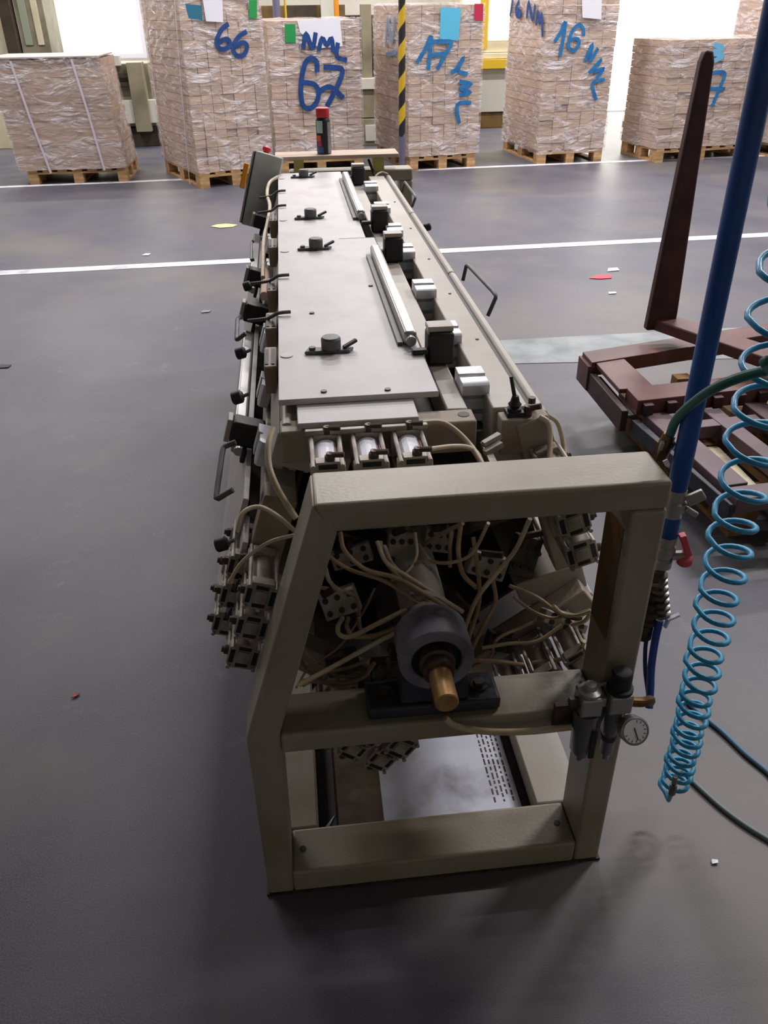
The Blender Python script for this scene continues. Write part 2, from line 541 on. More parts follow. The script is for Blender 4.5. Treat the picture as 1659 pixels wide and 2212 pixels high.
YN, YF = 1.335, 3.86
plate = obj('table_plate', MB().prism([(-.05, 1.405, .968), (.252, 1.405, .968), (.252, 2.62, .968), (.225, 2.62, .968), (.225, 3.84, .968), (-.05, 3.84, .968)], (0, 0, .012)), M['plate'], machine, bevel=.0015, label='long pale metal table plate')
on_faces(plate, [1, 2, 3])
obj('plate_seam', MB().box((.14, 2.618, .9801), (.2515, 2.621, .9806)), M['knob'], plate)
lip = obj('lip_plate', MB().box((-.017, 1.325, .956), (.203, 1.425, .9675)), M['plate'], machine, bevel=.002)
on_faces(lip, [1])
for x, y in ((.036, 1.432), (.157, 1.424), (.03, 1.9), (.19, 2.1)):
    obj('screw', MB().cyl((x, y, .98), (x, y, .983), .006, n=10), M['knob'], plate)
fb = obj('front_beam', MB().box((-.05, 1.33, .886), (.312, 1.385, .95)), M['dusty'], machine, bevel=.004, seg=2)
obj('bolt_hole', MB().cyl((.292, 1.36, .9503), (.292, 1.36, .951), .011, n=14), M['black'], fb)
obj('slot', MB().box((.004, 1.36, .9502), (.024, 1.375, .9512)), M['black'], fb)
on_faces(fb, [1, 2, 3, 4])
bb = obj('rear_beam', MB().box((-.05, 3.80, .886), (.312, 3.855, .95)), M['dusty'], machine, bevel=.004)
on_faces(bb, [1])
ir = obj('inner_rail', MB().box((.264, 1.386, .886), (.306, 3.80, .95)), M['rail'], machine, bevel=.004)
on_faces(ir, [1, 2, 3, 4])
lr = obj('left_rail', MB().box((-.05, 1.386, .886), (-.015, 3.80, .95)), M['dusty'], machine, bevel=.003)
on_faces(lr, [1])
orr = obj('outer_rail', MB().box((.352, 1.38, .80), (.421, 3.88, .95)), M['rail'], machine, bevel=.003)
for y in (1.75, 2.1, 2.45, 2.85, 3.3):
    obj('screw', MB().cyl((.40, y, .95), (.40, y, .952), .004, n=8), M['knob'], orr)
on_faces(orr, [1, 2, 3, 4])
sl = obj('rubber_seal', MB().box((.4215, 1.38, .90), (.4305, 3.88, .944)), M['black'], machine)
on_faces(sl, [1])
rd = obj('round_edge_rail', MB().cyl((.443, 1.36, .938), (.443, 2.3, .938), .012, n=16).cyl((.443, 2.31, .938), (.443, 3.1, .938), .012, n=16).cyl((.443, 3.11, .938), (.443, 3.9, .938), .012, n=16), M['rail'], machine)
on_faces(rd, [1])

# silver ribbed profile clamps between the rails
SY = [1.46, 1.745, 2.09, 2.48, 2.76, 3.12, 3.55]
prof = [(.012, .86), (.012, .874), (.022, .877), (.022, .883), (.010, .886), (.010, .902), (.020, .905), (.020, .911), (.006, .914), (.006, .936), (.014, .940), (.014, .944), (0, .947), (0, .967), (.006, .972), (.03, .972), (.032, .966), (.036, .966), (.038, .975), (.07, .975), (.07, .87)]
for i, y in enumerate(SY):
    o = obj('profile_clamp', MB().prism([(.307, y + a * 1.2 - .012, z) for a, z in prof], (.054, 0, 0)), M['alu'], machine, bevel=.0008, seg=1, label='ribbed silver clamp block')
    on_faces(o, [1])

# bars with black end blocks
for y0, y1 in ((1.64, 2.42), (2.86, 3.66)):
    o = obj('pressure_bar', MB().box((.218, y0 + .01, .982), (.246, y1 - .02, 1.012)), M['steelp'], machine, bevel=.006, label='long grey pressure bar')
    obj('bar_foot', MB().box((.205, y0 + .015, .981), (.217, y1 - .03, .988)), M['knob'], o)
    obj('bar_nose', MB().cyl((.232, y0 - .004, .995), (.232, y0 + .012, .995), .011, n=14), M['steelp'], o)
    on_faces(o, [1])
for y in (1.60, 2.42, 2.80, 3.66):
    o = obj('end_block', MB().box((.262, y, .952), (.318, y + .05, 1.022)), M['black'], machine, bevel=.006, label='black square end block')
    obj('block_cap', MB().box((.263, y + .008, 1.0225), (.317, y + .05, 1.034)), M['rail'], o, bevel=.002)
    obj('tongue', MB().box((.228, y - .008, .9505 + .03), (.262, y + .012, .991)), M['black'], o, bevel=.003)
    on_faces(o, [1])
# turn knobs with tongues on the table
for x, y, s in ((.060, 1.64, 1), (.062, 2.50, 1), (.060, 2.92, 1), (.058, 3.72, 1)):
    t = obj('clamp_tongue', MB().prism([(x - .055, y - .012, .9805), (x + .04, y - .014, .9805), (x + .05, y + .006, .9805), (x - .045, y + .016, .9805)], (0, 0, .007)), M['knob'], machine, bevel=.002, label='grey clamp tongue with round knob')
    obj('knob', MB().lathe((x + .002, y, .9875), [(.018, 0), (.021, .003), (.021, .022), (.018, .026), (.0, .027)], n=20), M['knob'], t)
    obj('finger', MB().bar((x + .028, y - .004, .99), (x + .056, y + .012, .999), .008, .006), M['black'], t)
    obj('set_screw', MB().cyl((x - .038, y, .9875), (x - .038, y, .993), .007, n=10), M['knob'], t)
    obj('washer_mark', MB().cyl((x - .092, y - .01, .9801), (x - .092, y - .01, .982), .013, n=14), M['plate'], plate)
# stop pins sticking over the left edge of the table
for y in (1.895, 2.21, 3.12, 3.40):
    o = obj('stop_pin', MB().tube([(-.125, y + .05, .955), (-.075, y + .03, .965), (-.052, y, .986), (-.02, y, .988)], .0045, n=8, smooth=2), M['knob'], machine)
# slotted side brackets below the left edge
for y in (1.62, 1.86, 2.16, 2.62, 3.0):
    br = obj('side_bracket', MB().box((-.082, y, .90), (-.054, y + .12, .962)), M['dusty'], machine, bevel=.004)
    for k in range(2):
        obj('slot', MB().box((-.079 + .013 * k, y + .012, .9625), (-.072 + .013 * k, y + .10, .9640)), M['black'], br)

# handles
for pts in (
    [(-0.1387,1.42,0.8916),(-0.1635,1.42,0.8824),(-0.1755,1.3,0.8365),(-0.1424,1.3,0.8555)],
    [(-0.1494,2.06,0.9296),(-0.1578,2.05,0.9248),(-0.1579,1.95,0.9055),(-0.1337,1.95,0.9219)],
    [(-0.1432,3.0,0.8953),(-0.1504,3.0,0.8891),(-0.1476,2.8,0.879),(-0.138,2.8,0.8817)],
    [(0.5,2.42,0.8896),(0.5094,2.42,0.9392),(0.5221,2.08,0.9461),(0.5014,2.08,0.8919)],
    [(0.4731,3.65,0.9147),(0.4851,3.65,0.9628),(0.4822,3.3,0.9666),(0.4678,3.3,0.9293)]):
    P = [Vector(p) for p in pts]
    def rc(a, b, c, k=.16):
        return [b + (a - b) * k, b + ((a - b) + (c - b)) * k * .25, b + (c - b) * k]
    Q = [P[0]] + rc(P[0], P[1], P[2], .12) + rc(P[1], P[2], P[3], .12) + [P[3]]
    obj('pull_handle', MB().tube(Q, .0055, n=10, smooth=0), M['knob'], machine, smooth=60, label='grey bent-rod pull handle')
# small black knobs on the left flank and one by the right rail
for p in [(-0.1479,2.45,0.8906),(-0.1435,1.86,0.9029),(-0.1387,1.58,0.9118),(-0.1756,1.3,0.7361),(0.4831,3.0,0.9163)]:
    p = Vector(p)
    o = obj('side_knob', MB().lathe(p - Vector((.012, 0, 0)), [(.011, 0), (.014, .003), (.014, .02), (.009, .024)], axis=(1, 0, .25), n=14), M['black'], machine)
    s_ = 1 if p.x < 0 else -1
    obj('stem', MB().cyl(p, p + Vector((s_ * .024, .004, .008)), .004, n=8), M['knob'], o)

# air cylinders, three per face
def air_cylinder(x, y0, y1, z, with_label):
    b = obj('air_cylinder', MB().cyl((x, y0 + .02, z), (x, y1 - .02, z), .0235, n=24), M['alud'], machine, label='stubby square-ended air cylinder')
    for ya in (y0, y1 - .022):
        c = MB()
        s, n_ = .030, .009
        lp = [(-s, -s + n_), (-s + n_, -s + n_), (-s + n_, -s), (s - n_, -s), (s - n_, -s + n_), (s, -s + n_), (s, s - n_), (s - n_, s - n_), (s - n_, s), (-s + n_, s), (-s + n_, s - n_), (-s, s - n_)]
        s2 = .0165
        c.prism([(x + a, ya, z + q) for a, q in lp], (0, .022, 0))
        obj('end_cap', c, M['alud'], b, bevel=.0015, seg=1)
    obj('cap_face', MB().box((x - .013, y0 - .003, z - .013), (x + .013, y0, z + .013)), M['alud'], b, bevel=.002, seg=1)
    for dx in (-1, 1):
        obj('cap_slot', MB().box((x - .016, y0 - .0008, z + dx * .022 - .0045), (x + .016, y0, z + dx * .022 + .0045)), M['black'], b, smooth=0)
        obj('cap_slot', MB().box((x + dx * .0205 - .004, y0 - .0008, z - .012), (x + dx * .0205 + .004, y0, z + .012)), M['black'], b, smooth=0)
    for dx in (-1, 1):
        for dz in (-1, 1):
            px_, pz_ = x + dx * .0245, z + dz * .0245
            obj('tie_rod', MB().cyl((px_, y0 - .006, pz_), (px_, y1 + .004, pz_), .0042, n=8), M['alud'], b)
    for ya in (y0 + .011, y1 - .011):
        e_ = MB().lathe((x + .004, ya, z + .029), [(.009, 0), (.009, .008), (.006, .010), (.006, .014)], n=10)
        if with_label: e_.cyl((x + .004, ya, z + .039), (x + .028, ya - .006, z + .041), .005, n=8)
        obj('port_elbow', e_, M['fitting'], b)
    if with_label:
        m_ = MB()
        n = 12
        for i in range(n):
            a0, a1 = R(20 + 140 * i / n), R(20 + 140 * (i + 1) / n)
            r = .0242
            mi = 1 if i == 1 else 0
            m_._add([(x + r * math.cos(a0), y0 + .026, z + r * math.sin(a0)), (x + r * math.cos(a1), y0 + .026, z + r * math.sin(a1)), (x + r * math.cos(a1), y1 - .026, z + r * math.sin(a1)), (x + r * math.cos(a0), y1 - .026, z + r * math.sin(a0))], [(0, 3, 2, 1)], mi)
        obj('name_sticker', m_, [M['label'], M['redf']], b, label='white sticker with a red edge')
    return b
for x in (.030, .104, .178):
    a = air_cylinder(x, 1.195, 1.318, .925, True)
    c0 = air_cylinder(x, 1.195, 1.318, .925, False)
    for k in (1, 2, 3, 4):
        clone(c0, k)
    # second rows behind and further out on the flanks
    for k, dn in ((1, .03), (2, .07)):
        e = clone(c0, k)
        a_ = R(-72 * k)
        nrm = Matrix.Rotation(a_, 3, 'Y') @ Vector((0, 0, 1))
        e.location += nrm * dn + (Matrix.Rotation(a_, 3, 'Y') @ Vector((1, 0, 0))) * (-.035 if k == 1 else 0) + Vector((0, .13 if k == 1 else .02, 0))
    for ch in list(c0.children):
        bpy.data.objects.remove(ch)
    bpy.data.objects.remove(c0)
# cross links between the top cylinders
obj('fitting_strip', MB().box((-.005, 1.300, .953), (.215, 1.312, .963)), M['alud'], machine, bevel=.002)

# toggle valve at the near end of the right rail
vb = obj('valve_block', MB().box((.360, 1.335, .872), (.428, 1.376, .944)), M['dusty'], machine, bevel=.003)
obj('valve_body', MB().box((.372, 1.345, .9445), (.404, 1.372, .953)).lathe((.388, 1.358, .953), [(.013, 0), (.014, .006), (.010, .009), (.013, .013), (.009, .018), (.006, .03)], n=14), M['black'], vb)
obj('lever', MB().cyl((.388, 1.358, .975), (.379, 1.366, 1.018), .0042, .0035, n=10), M['black'], vb)
obj('elbow', MB().cyl((.412, 1.35, .945), (.412, 1.35, .965), .008, n=10).cyl((.412, 1.35, .960), (.432, 1.338, .968), .006, n=10).cyl((.424, 1.37, .945), (.424, 1.37, .972), .007, n=10), M['fitting'], vb)
obj('stub_profile', MB().bar((.318, 1.30, .915), (.352, 1.315, .925), .012, .012).bar((.318, 1.285, .905), (.352, 1.30, .915), .012, .012), M['alud'], machine, bevel=.001)
obj('drain_channel', MB().box((.320, 1.25, .90), (.333, 1.33, .906)), M['alud'], machine)

# shaft, hub discs and pillow block
obj('rotor_shaft', MB().cyl((CX, 1.20, CZ), (CX, 3.98, CZ), .046, n=28).cyl((CX, 1.17, CZ), (CX, 1.20, CZ), .036, n=28), M['rail'], machine)
for y in (1.44, 2.6, 3.7):
    sp = MB()
    for k in range(5):
        a = R(90 + 72 * k)
        d_ = Vector((math.cos(a), 0, math.sin(a)))
        sp.bar(C3 + d_ * .05 + Vector((0, y, 0)), C3 + d_ * .268 + Vector((0, y, 0)), .05, .016)
    obj('spider_arm', sp, M['grime'], machine, bevel=.002)
for k in range(5):
    Rm = Matrix.Rotation(R(-72 * k), 4, 'Y')
    T = Matrix.Translation(C3) @ Rm
    obj('light_blocking_panel', MB().box((-.25, 1.45, .262), (.25, 3.8, .27), T=T), M['grime'], machine)  # dark core panels; top and right ones added to block light
pb = obj('pillow_block', MB().box((.075, 1.072, .473), (.325, 1.150, .500)).prism([(.135, 1.078, .500), (.265, 1.078, .500), (.262, 1.078, .56), (.138, 1.078, .56)], (0, .06, 0)), M['dark'], machine, bevel=.006, label='dark cast pillow-block bearing')
n = 28
o_, i_ = [], []
for i in range(n):
    a = 2 * math.pi * i / n
    o_.append((CX + .068 * math.cos(a), 1.068, CZ + .068 * math.sin(a)))
    i_.append((CX + .045 * math.cos(a), 1.068, CZ + .045 * math.sin(a)))
obj('housing_ring', MB().ring(o_, i_, (0, .080, 0)), [M['cast']], pb, bevel=.003, seg=2)
obj('inner_race', MB().lathe((CX, 1.085, CZ), [(.0445, 0), (.0445, .05)], axis=(0, 1, 0), n=28), M['black'], pb)
obj('locking_collar', MB().lathe((CX, 1.035, CZ), [(.026, 0), (.029, .004), (.029, .018), (.026, .022), (.033, .026), (.033, .055)], axis=(0, 1, 0), n=26), M['fitting'], pb)
obj('shaft_end', MB().lathe((CX, .965, CZ), [(.0185, 0), (.0205, .002), (.0205, .08)], axis=(0, 1, 0), n=24), M['brass'], pb, label='brass-coloured shaft end')
obj('grease_nipple', MB().cyl((CX - .004, 1.04, CZ - .085), (CX - .004, 1.068, CZ - .06), .007, n=8), M['fitting'], pb)
for x in (.112, .290):
    obj('bolt', MB().cyl((x, 1.112, .500), (x, 1.112, .504), .017, n=18).cyl((x, 1.112, .504), (x, 1.112, .513), .011, n=6), M['steel'], pb)

# valve manifolds around the shaft
def manifold(px, size, rot, m=M['alud']):
    p = Vector(px)
    T = Matrix.Translation(p) @ Euler((R(rot[0]), R(rot[1]), R(rot[2]))).to_matrix().to_4x4()
    w, d, h = size
    o = obj('valve_manifold', MB().box((-w / 2, -d / 2, -h / 2), (w / 2, d / 2, h / 2), T=T), m, machine, bevel=.003)
    for i in range(3):
        for j in range(2):
            c = T @ Vector((-w / 2 + w * (i + .5) / 3, -d / 2 - .001, -h / 4 + j * h / 2))
            q = T @ Vector((-w / 2 + w * (i + .5) / 3, -d / 2 - .004, -h / 4 + j * h / 2))
            obj('port', MB().cyl(c, q, .006, n=10), M['black'], o)
    q0 = T @ Vector((-w * .3, -d / 2 - .004, h * .5))
    q1 = T @ Vector((w * .1, -d / 2 - .03, h * .72))
    obj('push_fitting', MB().cyl(q0, q1, .0075, n=10), M['fitting'], o)
    return o
manifold((0.0419,1.3,0.5788), (.075, .03, .055), (-25, -18, 0))
manifold((0.0734,1.38,0.6345), (.085, .03, .04), (-25, -15, 0))
manifold((0.1749,1.38,0.6429), (.055, .03, .075), (-20, 5, 0))
manifold((0.256,1.4,0.6456), (.060, .03, .05), (-20, 12, 0))
manifold((0.3538,1.36,0.5993), (.085, .03, .05), (-20, 22, 0))
manifold((0.1614,1.24,0.5616), (.035, .04, .05), (-20, 30, 0), M['fitting'])
manifold((0.2682,1.24,0.5682), (.055, .03, .025), (-30, 35, 0), M['brassd'])
manifold((0.1613,1.24,0.489), (.06, .03, .02), (-20, 10, 0), M['fitting'])
manifold((0.0407,1.32,0.3989), (.07, .03, .05), (-20, -12, 0), M['grime'])
manifold((0.1307,1.32,0.3616), (.06, .03, .06), (-20, 0, 0), M['grime'])
manifold((0.3739,1.28,0.4559), (.06, .03, .04), (-20, 18, 0), M['grime'])
manifold((0.4447,1.4,0.587), (.06, .03, .09), (-20, 20, 0), M['grime'])
manifold((0.5135,1.3,0.4753), (.11, .03, .03), (-30, 30, 0), M['alud'])

HOSES = [  # (points, radius, pale or grimy)
    ([(-0.0594,1.3,0.9741),(-0.0686,1.27,0.9582),(-0.0693,1.24,0.9289),(-0.0539,1.21,0.8945),(-0.0293,1.18,0.8597)], .0055, 0),
    ([(-0.136,1.22,0.8144),(-0.1233,1.24,0.8414),(-0.0947,1.25,0.8455),(-0.0621,1.22,0.8421),(-0.0315,1.19,0.825)], .0042, 0),
    ([(-0.1575,1.18,0.7342),(-0.1287,1.19,0.7728),(-0.0817,1.2,0.8013),(-0.0321,1.2,0.8137)], .0035, 0),
    ([(0.2049,1.34,0.9464),(0.2505,1.33,0.9482),(0.2887,1.3,0.9227),(0.3068,1.24,0.9012),(0.3118,1.2,0.8764)], .0055, 0),
    ([(0.2104,1.24,0.945),(0.2551,1.26,0.937),(0.289,1.28,0.9207),(0.3096,1.28,0.8984),(0.3151,1.25,0.8665)], .0045, 0),
    ([(0.4283,1.33,0.9506),(0.444,1.32,0.9401),(0.4441,1.3,0.9072),(0.4333,1.26,0.881)], .0055, 0),
    ([(0.4445,1.34,0.9496),(0.4687,1.34,0.929),(0.4784,1.32,0.8897),(0.4716,1.28,0.8721)], .0045, 0),
    # bundle crossing over the shaft from upper left to the block right of it
    ([(0.0489,1.3,0.7462),(0.0548,1.27,0.7233),(0.0918,1.25,0.6909),(0.1501,1.22,0.6857),(0.2091,1.2,0.6514),(0.2593,1.2,0.6072)], .0045, 1),
    ([(0.1196,1.3,0.7187),(0.1329,1.26,0.6963),(0.1704,1.24,0.6745),(0.2287,1.21,0.6417),(0.2728,1.2,0.6092)], .0045, 0),
    ([(0.134,1.31,0.6998),(0.1462,1.26,0.6874),(0.1869,1.23,0.6583),(0.2317,1.2,0.6325),(0.2506,1.2,0.5967)], .0045, 0),
    ([(0.1259,1.3,0.7181),(0.1278,1.27,0.7006),(0.1602,1.23,0.6719),(0.2166,1.19,0.6364),(0.2397,1.19,0.6003)], .0042, 1),
    ([(0.0153,1.28,0.7146),(0.062,1.27,0.6793),(0.1248,1.23,0.6753),(0.1827,1.2,0.643),(0.2306,1.19,0.6069)], .0042, 1),
    ([(0.1983,1.33,0.7138),(0.1969,1.3,0.6789),(0.1731,1.26,0.6707),(0.1403,1.25,0.6589)], .0032, 0),
    ([(0.2075,1.34,0.6786),(0.2249,1.3,0.6652),(0.2609,1.27,0.6775),(0.2942,1.24,0.7172),(0.3114,1.2,0.809)], .0035, 0),
    ([(0.2826,1.3,0.7423),(0.2758,1.28,0.6967),(0.2805,1.25,0.6623),(0.3071,1.24,0.6336)], .005, 1),
    ([(0.2685,1.32,0.7253),(0.2631,1.3,0.6952),(0.2626,1.29,0.6519)], .004, 1),
    ([(0.2154,1.36,0.6587),(0.2421,1.3,0.7243),(0.2781,1.26,0.7735)], .0045, 1),
    ([(0.1804,1.28,0.6667),(0.2151,1.27,0.6927)], .0035, 1),
    ([(0.3811,1.18,0.8256),(0.3668,1.2,0.7486),(0.3449,1.22,0.689),(0.3076,1.22,0.6318),(0.2827,1.2,0.5876),(0.2632,1.2,0.4947)], .0045, 0),
    ([(0.3085,1.3,0.7131),(0.3117,1.26,0.6633),(0.3084,1.22,0.6148),(0.2888,1.2,0.552),(0.2773,1.2,0.4931)], .0045, 1),
    ([(0.3412,1.25,0.6397),(0.3434,1.23,0.6035),(0.3181,1.21,0.564),(0.2951,1.2,0.5154),(0.2873,1.2,0.4796)], .0045, 1),
    ([(0.2735,1.22,0.5722),(0.2801,1.2,0.5411),(0.2778,1.2,0.4807)], .004, 1),
    ([(0.0439,1.27,0.5611),(0.0328,1.24,0.5633),(0.0359,1.22,0.5598),(0.0579,1.21,0.5636),(0.1116,1.2,0.5997),(0.1651,1.2,0.6281)], .005, 0),
    ([(0.055,1.27,0.5599),(0.051,1.24,0.5614),(0.0629,1.22,0.5534),(0.103,1.21,0.5611),(0.1562,1.2,0.5893)], .0048, 1),
    ([(0.0763,1.27,0.5577),(0.0782,1.24,0.5526),(0.0946,1.22,0.5464),(0.1393,1.21,0.5619),(0.1607,1.2,0.5866)], .0042, 1),
    ([(-0.0512,1.17,0.4856),(0.0182,1.19,0.5073),(0.0926,1.2,0.5437),(0.1607,1.2,0.5831)], .005, 0),
    ([(-0.0565,1.18,0.4705),(-0.0276,1.24,0.4667),(0.0315,1.28,0.4744),(0.0831,1.3,0.5387),(0.1147,1.32,0.5918)], .0024, 1),
    ([(-0.0471,1.2,0.4689),(0.0168,1.23,0.4265),(0.0746,1.24,0.423),(0.1059,1.26,0.4459)], .0042, 1),
    ([(-0.043,1.19,0.4655),(-0.0007,1.24,0.4447),(0.058,1.27,0.4294),(0.0981,1.28,0.4415)], .004, 1),
    ([(-0.0435,1.28,0.4952),(-0.0179,1.26,0.4599),(0.0275,1.25,0.4256),(0.0948,1.25,0.4242)], .004, 1),
    ([(-0.0554,1.3,0.4537),(-0.0338,1.27,0.427),(0.0163,1.22,0.4271),(0.0635,1.22,0.4266)], .004, 1),
    ([(0.0152,1.26,0.6963),(0.0223,1.26,0.6628),(0.0418,1.26,0.6386),(0.065,1.27,0.6344)], .0045, 0),
    ([(0.0066,1.3,0.6174),(0.0379,1.28,0.6238),(0.0739,1.28,0.6029),(0.0771,1.28,0.5555)], .004, 1),
    ([(0.3836,1.28,0.6018),(0.4373,1.26,0.5824),(0.4927,1.24,0.5451),(0.536,1.22,0.571)], .004, 1),
    ([(0.4658,1.24,0.574),(0.4872,1.24,0.5516),(0.5088,1.22,0.5596),(0.5303,1.2,0.5852)], .004, 0),
    ([(0.3923,1.27,0.5792),(0.4307,1.26,0.5473),(0.4679,1.25,0.5335),(0.4881,1.24,0.5431)], .0035, 1),
    ([(0.5101,1.24,0.519),(0.5269,1.22,0.5434),(0.5291,1.2,0.5795)], .0045, 0),
    ([(0.3191,1.22,0.4953),(0.379,1.23,0.4923),(0.4406,1.24,0.4832),(0.4944,1.25,0.5124)], .004, 1),
    ([(0.4359,1.24,0.4239),(0.4874,1.22,0.4464),(0.5206,1.21,0.4718),(0.5246,1.2,0.5085)], .0045, 0),
    ([(0.287,1.2,0.4858),(0.3472,1.21,0.4662),(0.4095,1.22,0.4399)], .0045, 1),
    ([(0.2973,1.2,0.466),(0.3397,1.22,0.4681),(0.3569,1.24,0.4985),(0.4334,1.26,0.5166)], .0035, 1),
    ([(0.2144,1.045,0.4906),(0.2338,1.04,0.4742),(0.2899,1.035,0.4577),(0.3678,1.03,0.4528),(0.4472,1.02,0.4651)], .0065, 0),
]
for pts, r, g in HOSES:
    obj('air_hose', MB().tube(pts, r, n=8, smooth=5), M['hoseg'] if g else M['hose'], machine, smooth=80)

# printed sheet lying in the tray
sheet = obj('paper_sheet', MB().prism([(.113, 1.185, .0125), (.436, 1.185, .0125), (.432, 1.52, .0125), (.118, 1.52, .0125)], (0, 0, .0012)), mat('sooty_white_paper', (226, 230, 246), 0.6, c2=(120, 112, 118), scale=6, fac=(0.5, 0.75)), None, smooth=0,
            label='large white printed sheet with soot stains lying in the tray under the machine', cat='paper')
random.seed(5)
tx = MB()
for k in range(5):
    x = .375 + .011 * k
    y = 1.22 + .02 * (k % 2)
    while y < 1.46:
        l = random.uniform(.006, .02)
        tx.box((x, y, .0138), (x + .004, y + l, .0142))
        y += l + random.uniform(.003, .009)
obj('printed_lines', tx, M['grime'], sheet, smooth=0)
obj('paper_offcut', MB().prism([(-.03, 1.185, .021), (-.022, 1.178, .021), (.002, 1.225, .021)], (0, 0, .001)), M['white'], None, smooth=0, label='pointed white paper offcut on the black strip in the tray', cat='paper')

# filter and regulator on the near right post
rg = obj('air_service_unit', MB().box((.452, 1.000, .505), (.492, 1.045, .548)).box((.505, 1.000, .505), (.548, 1.045, .548)).box((.492, 1.012, .515), (.505, 1.035, .538)).box((.47, 1.045, .50), (.55, 1.0565, .54)), M['steelp'], machine, bevel=.004, label='compressed air filter and regulator unit')
obj('filter_cap', MB().lathe((.472, 1.022, .548), [(.021, 0), (.021, .006), (.012, .010), (.010, .020), (.0, .022)], n=18), M['steelp'], rg)
obj('filter_bowl', MB().lathe((.472, 1.022, .375), [(.006, 0), (.008, .01), (.014, .014), (.021, .03), (.023, .10), (.023, .118), (.025, .120), (.025, .129)], n=22), M['bowl'], rg)
obj('sight_glass', MB().box((.478, .997, .40), (.490, 1.001, .47)), M['black'], rg, bevel=.002)
obj('regulator_knob', MB().lathe((.527, 1.022, .548), [(.024, 0), (.024, .008), (.019, .010), (.019, .040), (.016, .044), (.0, .045)], n=20), M['black'], rg)
obj('oil_bowl', MB().lathe((.523, 1.022, .372), [(.007, 0), (.009, .012), (.013, .018), (.014, .07), (.018, .076), (.018, .132)], n=20), M['bowl'], rg)
obj('red_band', MB().lathe((.523, 1.022, .425), [(.0148, 0), (.0148, .008)], n=20), M['fitting'], rg)
g0 = Vector((.552, .985, .478))
gd = Vector((.05, -.82, .45)).normalized()
obj('gauge', MB().lathe(g0 - gd * .02 + Vector((0, 0, 0)), [(.010, -.02), (.010, 0), (.026, .002), (.027, .022), (.024, .024), (.023, .0215)], axis=gd, n=26), M['steelp'], rg, label='round pressure gauge')
obj('gauge_dial', MB().lathe(g0 + gd * .0025, [(.0225, 0), (.0225, .0008)], axis=gd, n=26), M['label'], rg)
gu = gd.orthogonal().normalized()
gv = gd.cross(gu)
mm_ = MB()
for i in range(11):
    a = R(-30 + 24 * i)
    d_ = gu * math.cos(a) + gv * math.sin(a)
    mm_.bar(g0 + gd * .0036 + d_ * .0165, g0 + gd * .0036 + d_ * .021, .0011, .0006)
mm_.bar(g0 + gd * .004 - gv * .006 - gu * .004, g0 + gd * .004 + gv * .014 + gu * .010, .0018, .0008)
obj('gauge_needle', mm_, M['black'], rg, smooth=0)
obj('inlet_elbow', MB().tube([(.548, 1.022, .515), (.575, 1.022, .51), (.597, 1.035, .50), (.604, 1.045, .485)], .009, n=10), M['brassd'], rg)
obj('outlet_nut', MB().cyl((.436, 1.02, .527), (.453, 1.02, .527), .011, n=6), M['fitting'], rg)
obj('warning_flap', MB().box((.42, 1.04, .44), (.46, 1.052, .50)), M['fitting'], rg)

# control box on the slanted leg of the far frame
th = R(17)
T = Matrix.Translation(Vector((-.13, 3.90, .895))) @ Matrix.Rotation(th, 4, 'Y') @ Matrix.Rotation(R(-13), 4, 'X')
cbx = obj('control_box', MB().box((-.062, -.10, -.155), (.062, .10, .155), T=T), M['boxgrey'], machine, bevel=.006, label='pale grey control box with a red mushroom button')
obj('box_lid', MB().box((-.072, -.098, -.150), (-.063, .098, .150), T=T), M['boxgrey'], cbx, bevel=.002)
obj('lid_seam', MB().box((-.0635, -.1005, -.15), (-.0600, .1005, .15), T=T), M['black'], cbx)
obj('emergency_button', MB().lathe(T @ Vector((-.015, -.04, .155)), [(.012, 0), (.012, .01), (.018, .012), (.019, .026), (.012, .032), (.0, .034)], axis=T.to_3x3() @ Vector((0, 0, 1)), n=18), M['red'], cbx, label='red mushroom button')
obj('box_bracket', MB().box((-.02, .0, -.05), (.10, .03, .0), T=T), M['frame'], cbx)
obj('orange_handle', MB().box((-.10, .13, .0), (-.075, .16, .11), T=T), M['orange'], cbx, bevel=.004)
# cables and duct down the left side at the far end
obj('cable_duct', MB().tube([(-0.0503,3.7,0.9899),(-0.0862,3.65,0.9757),(-0.0958,3.5,0.9577),(-0.0834,3.3,0.952),(-0.0916,3.1,0.9354),(-0.1038,2.9,0.9174),(-0.1001,2.45,0.9161)], .007, n=10), M['hose'], machine, smooth=80)
obj('cable_duct', MB().tube([(-0.0985,2.6,0.8958),(-0.0945,2.45,0.9021),(-0.0949,2.3,0.9057)], .013, n=10), mat('pinkish_tape', (206, 172, 158), .6), machine, smooth=80)
obj('signal_cable', MB().tube([(0.3646,4.0,1.0009),(0.38,3.95,0.9549),(0.387,3.9,0.9234),(0.3635,3.88,0.902)], .006, n=8), M['black'], machine)
obj('signal_cable', MB().tube([(0.3672,3.85,0.9169),(0.3855,3.88,0.9503),(0.4151,3.9,0.9618),(0.4423,3.9,0.9531)], .004, n=8), M['hose'], machine)

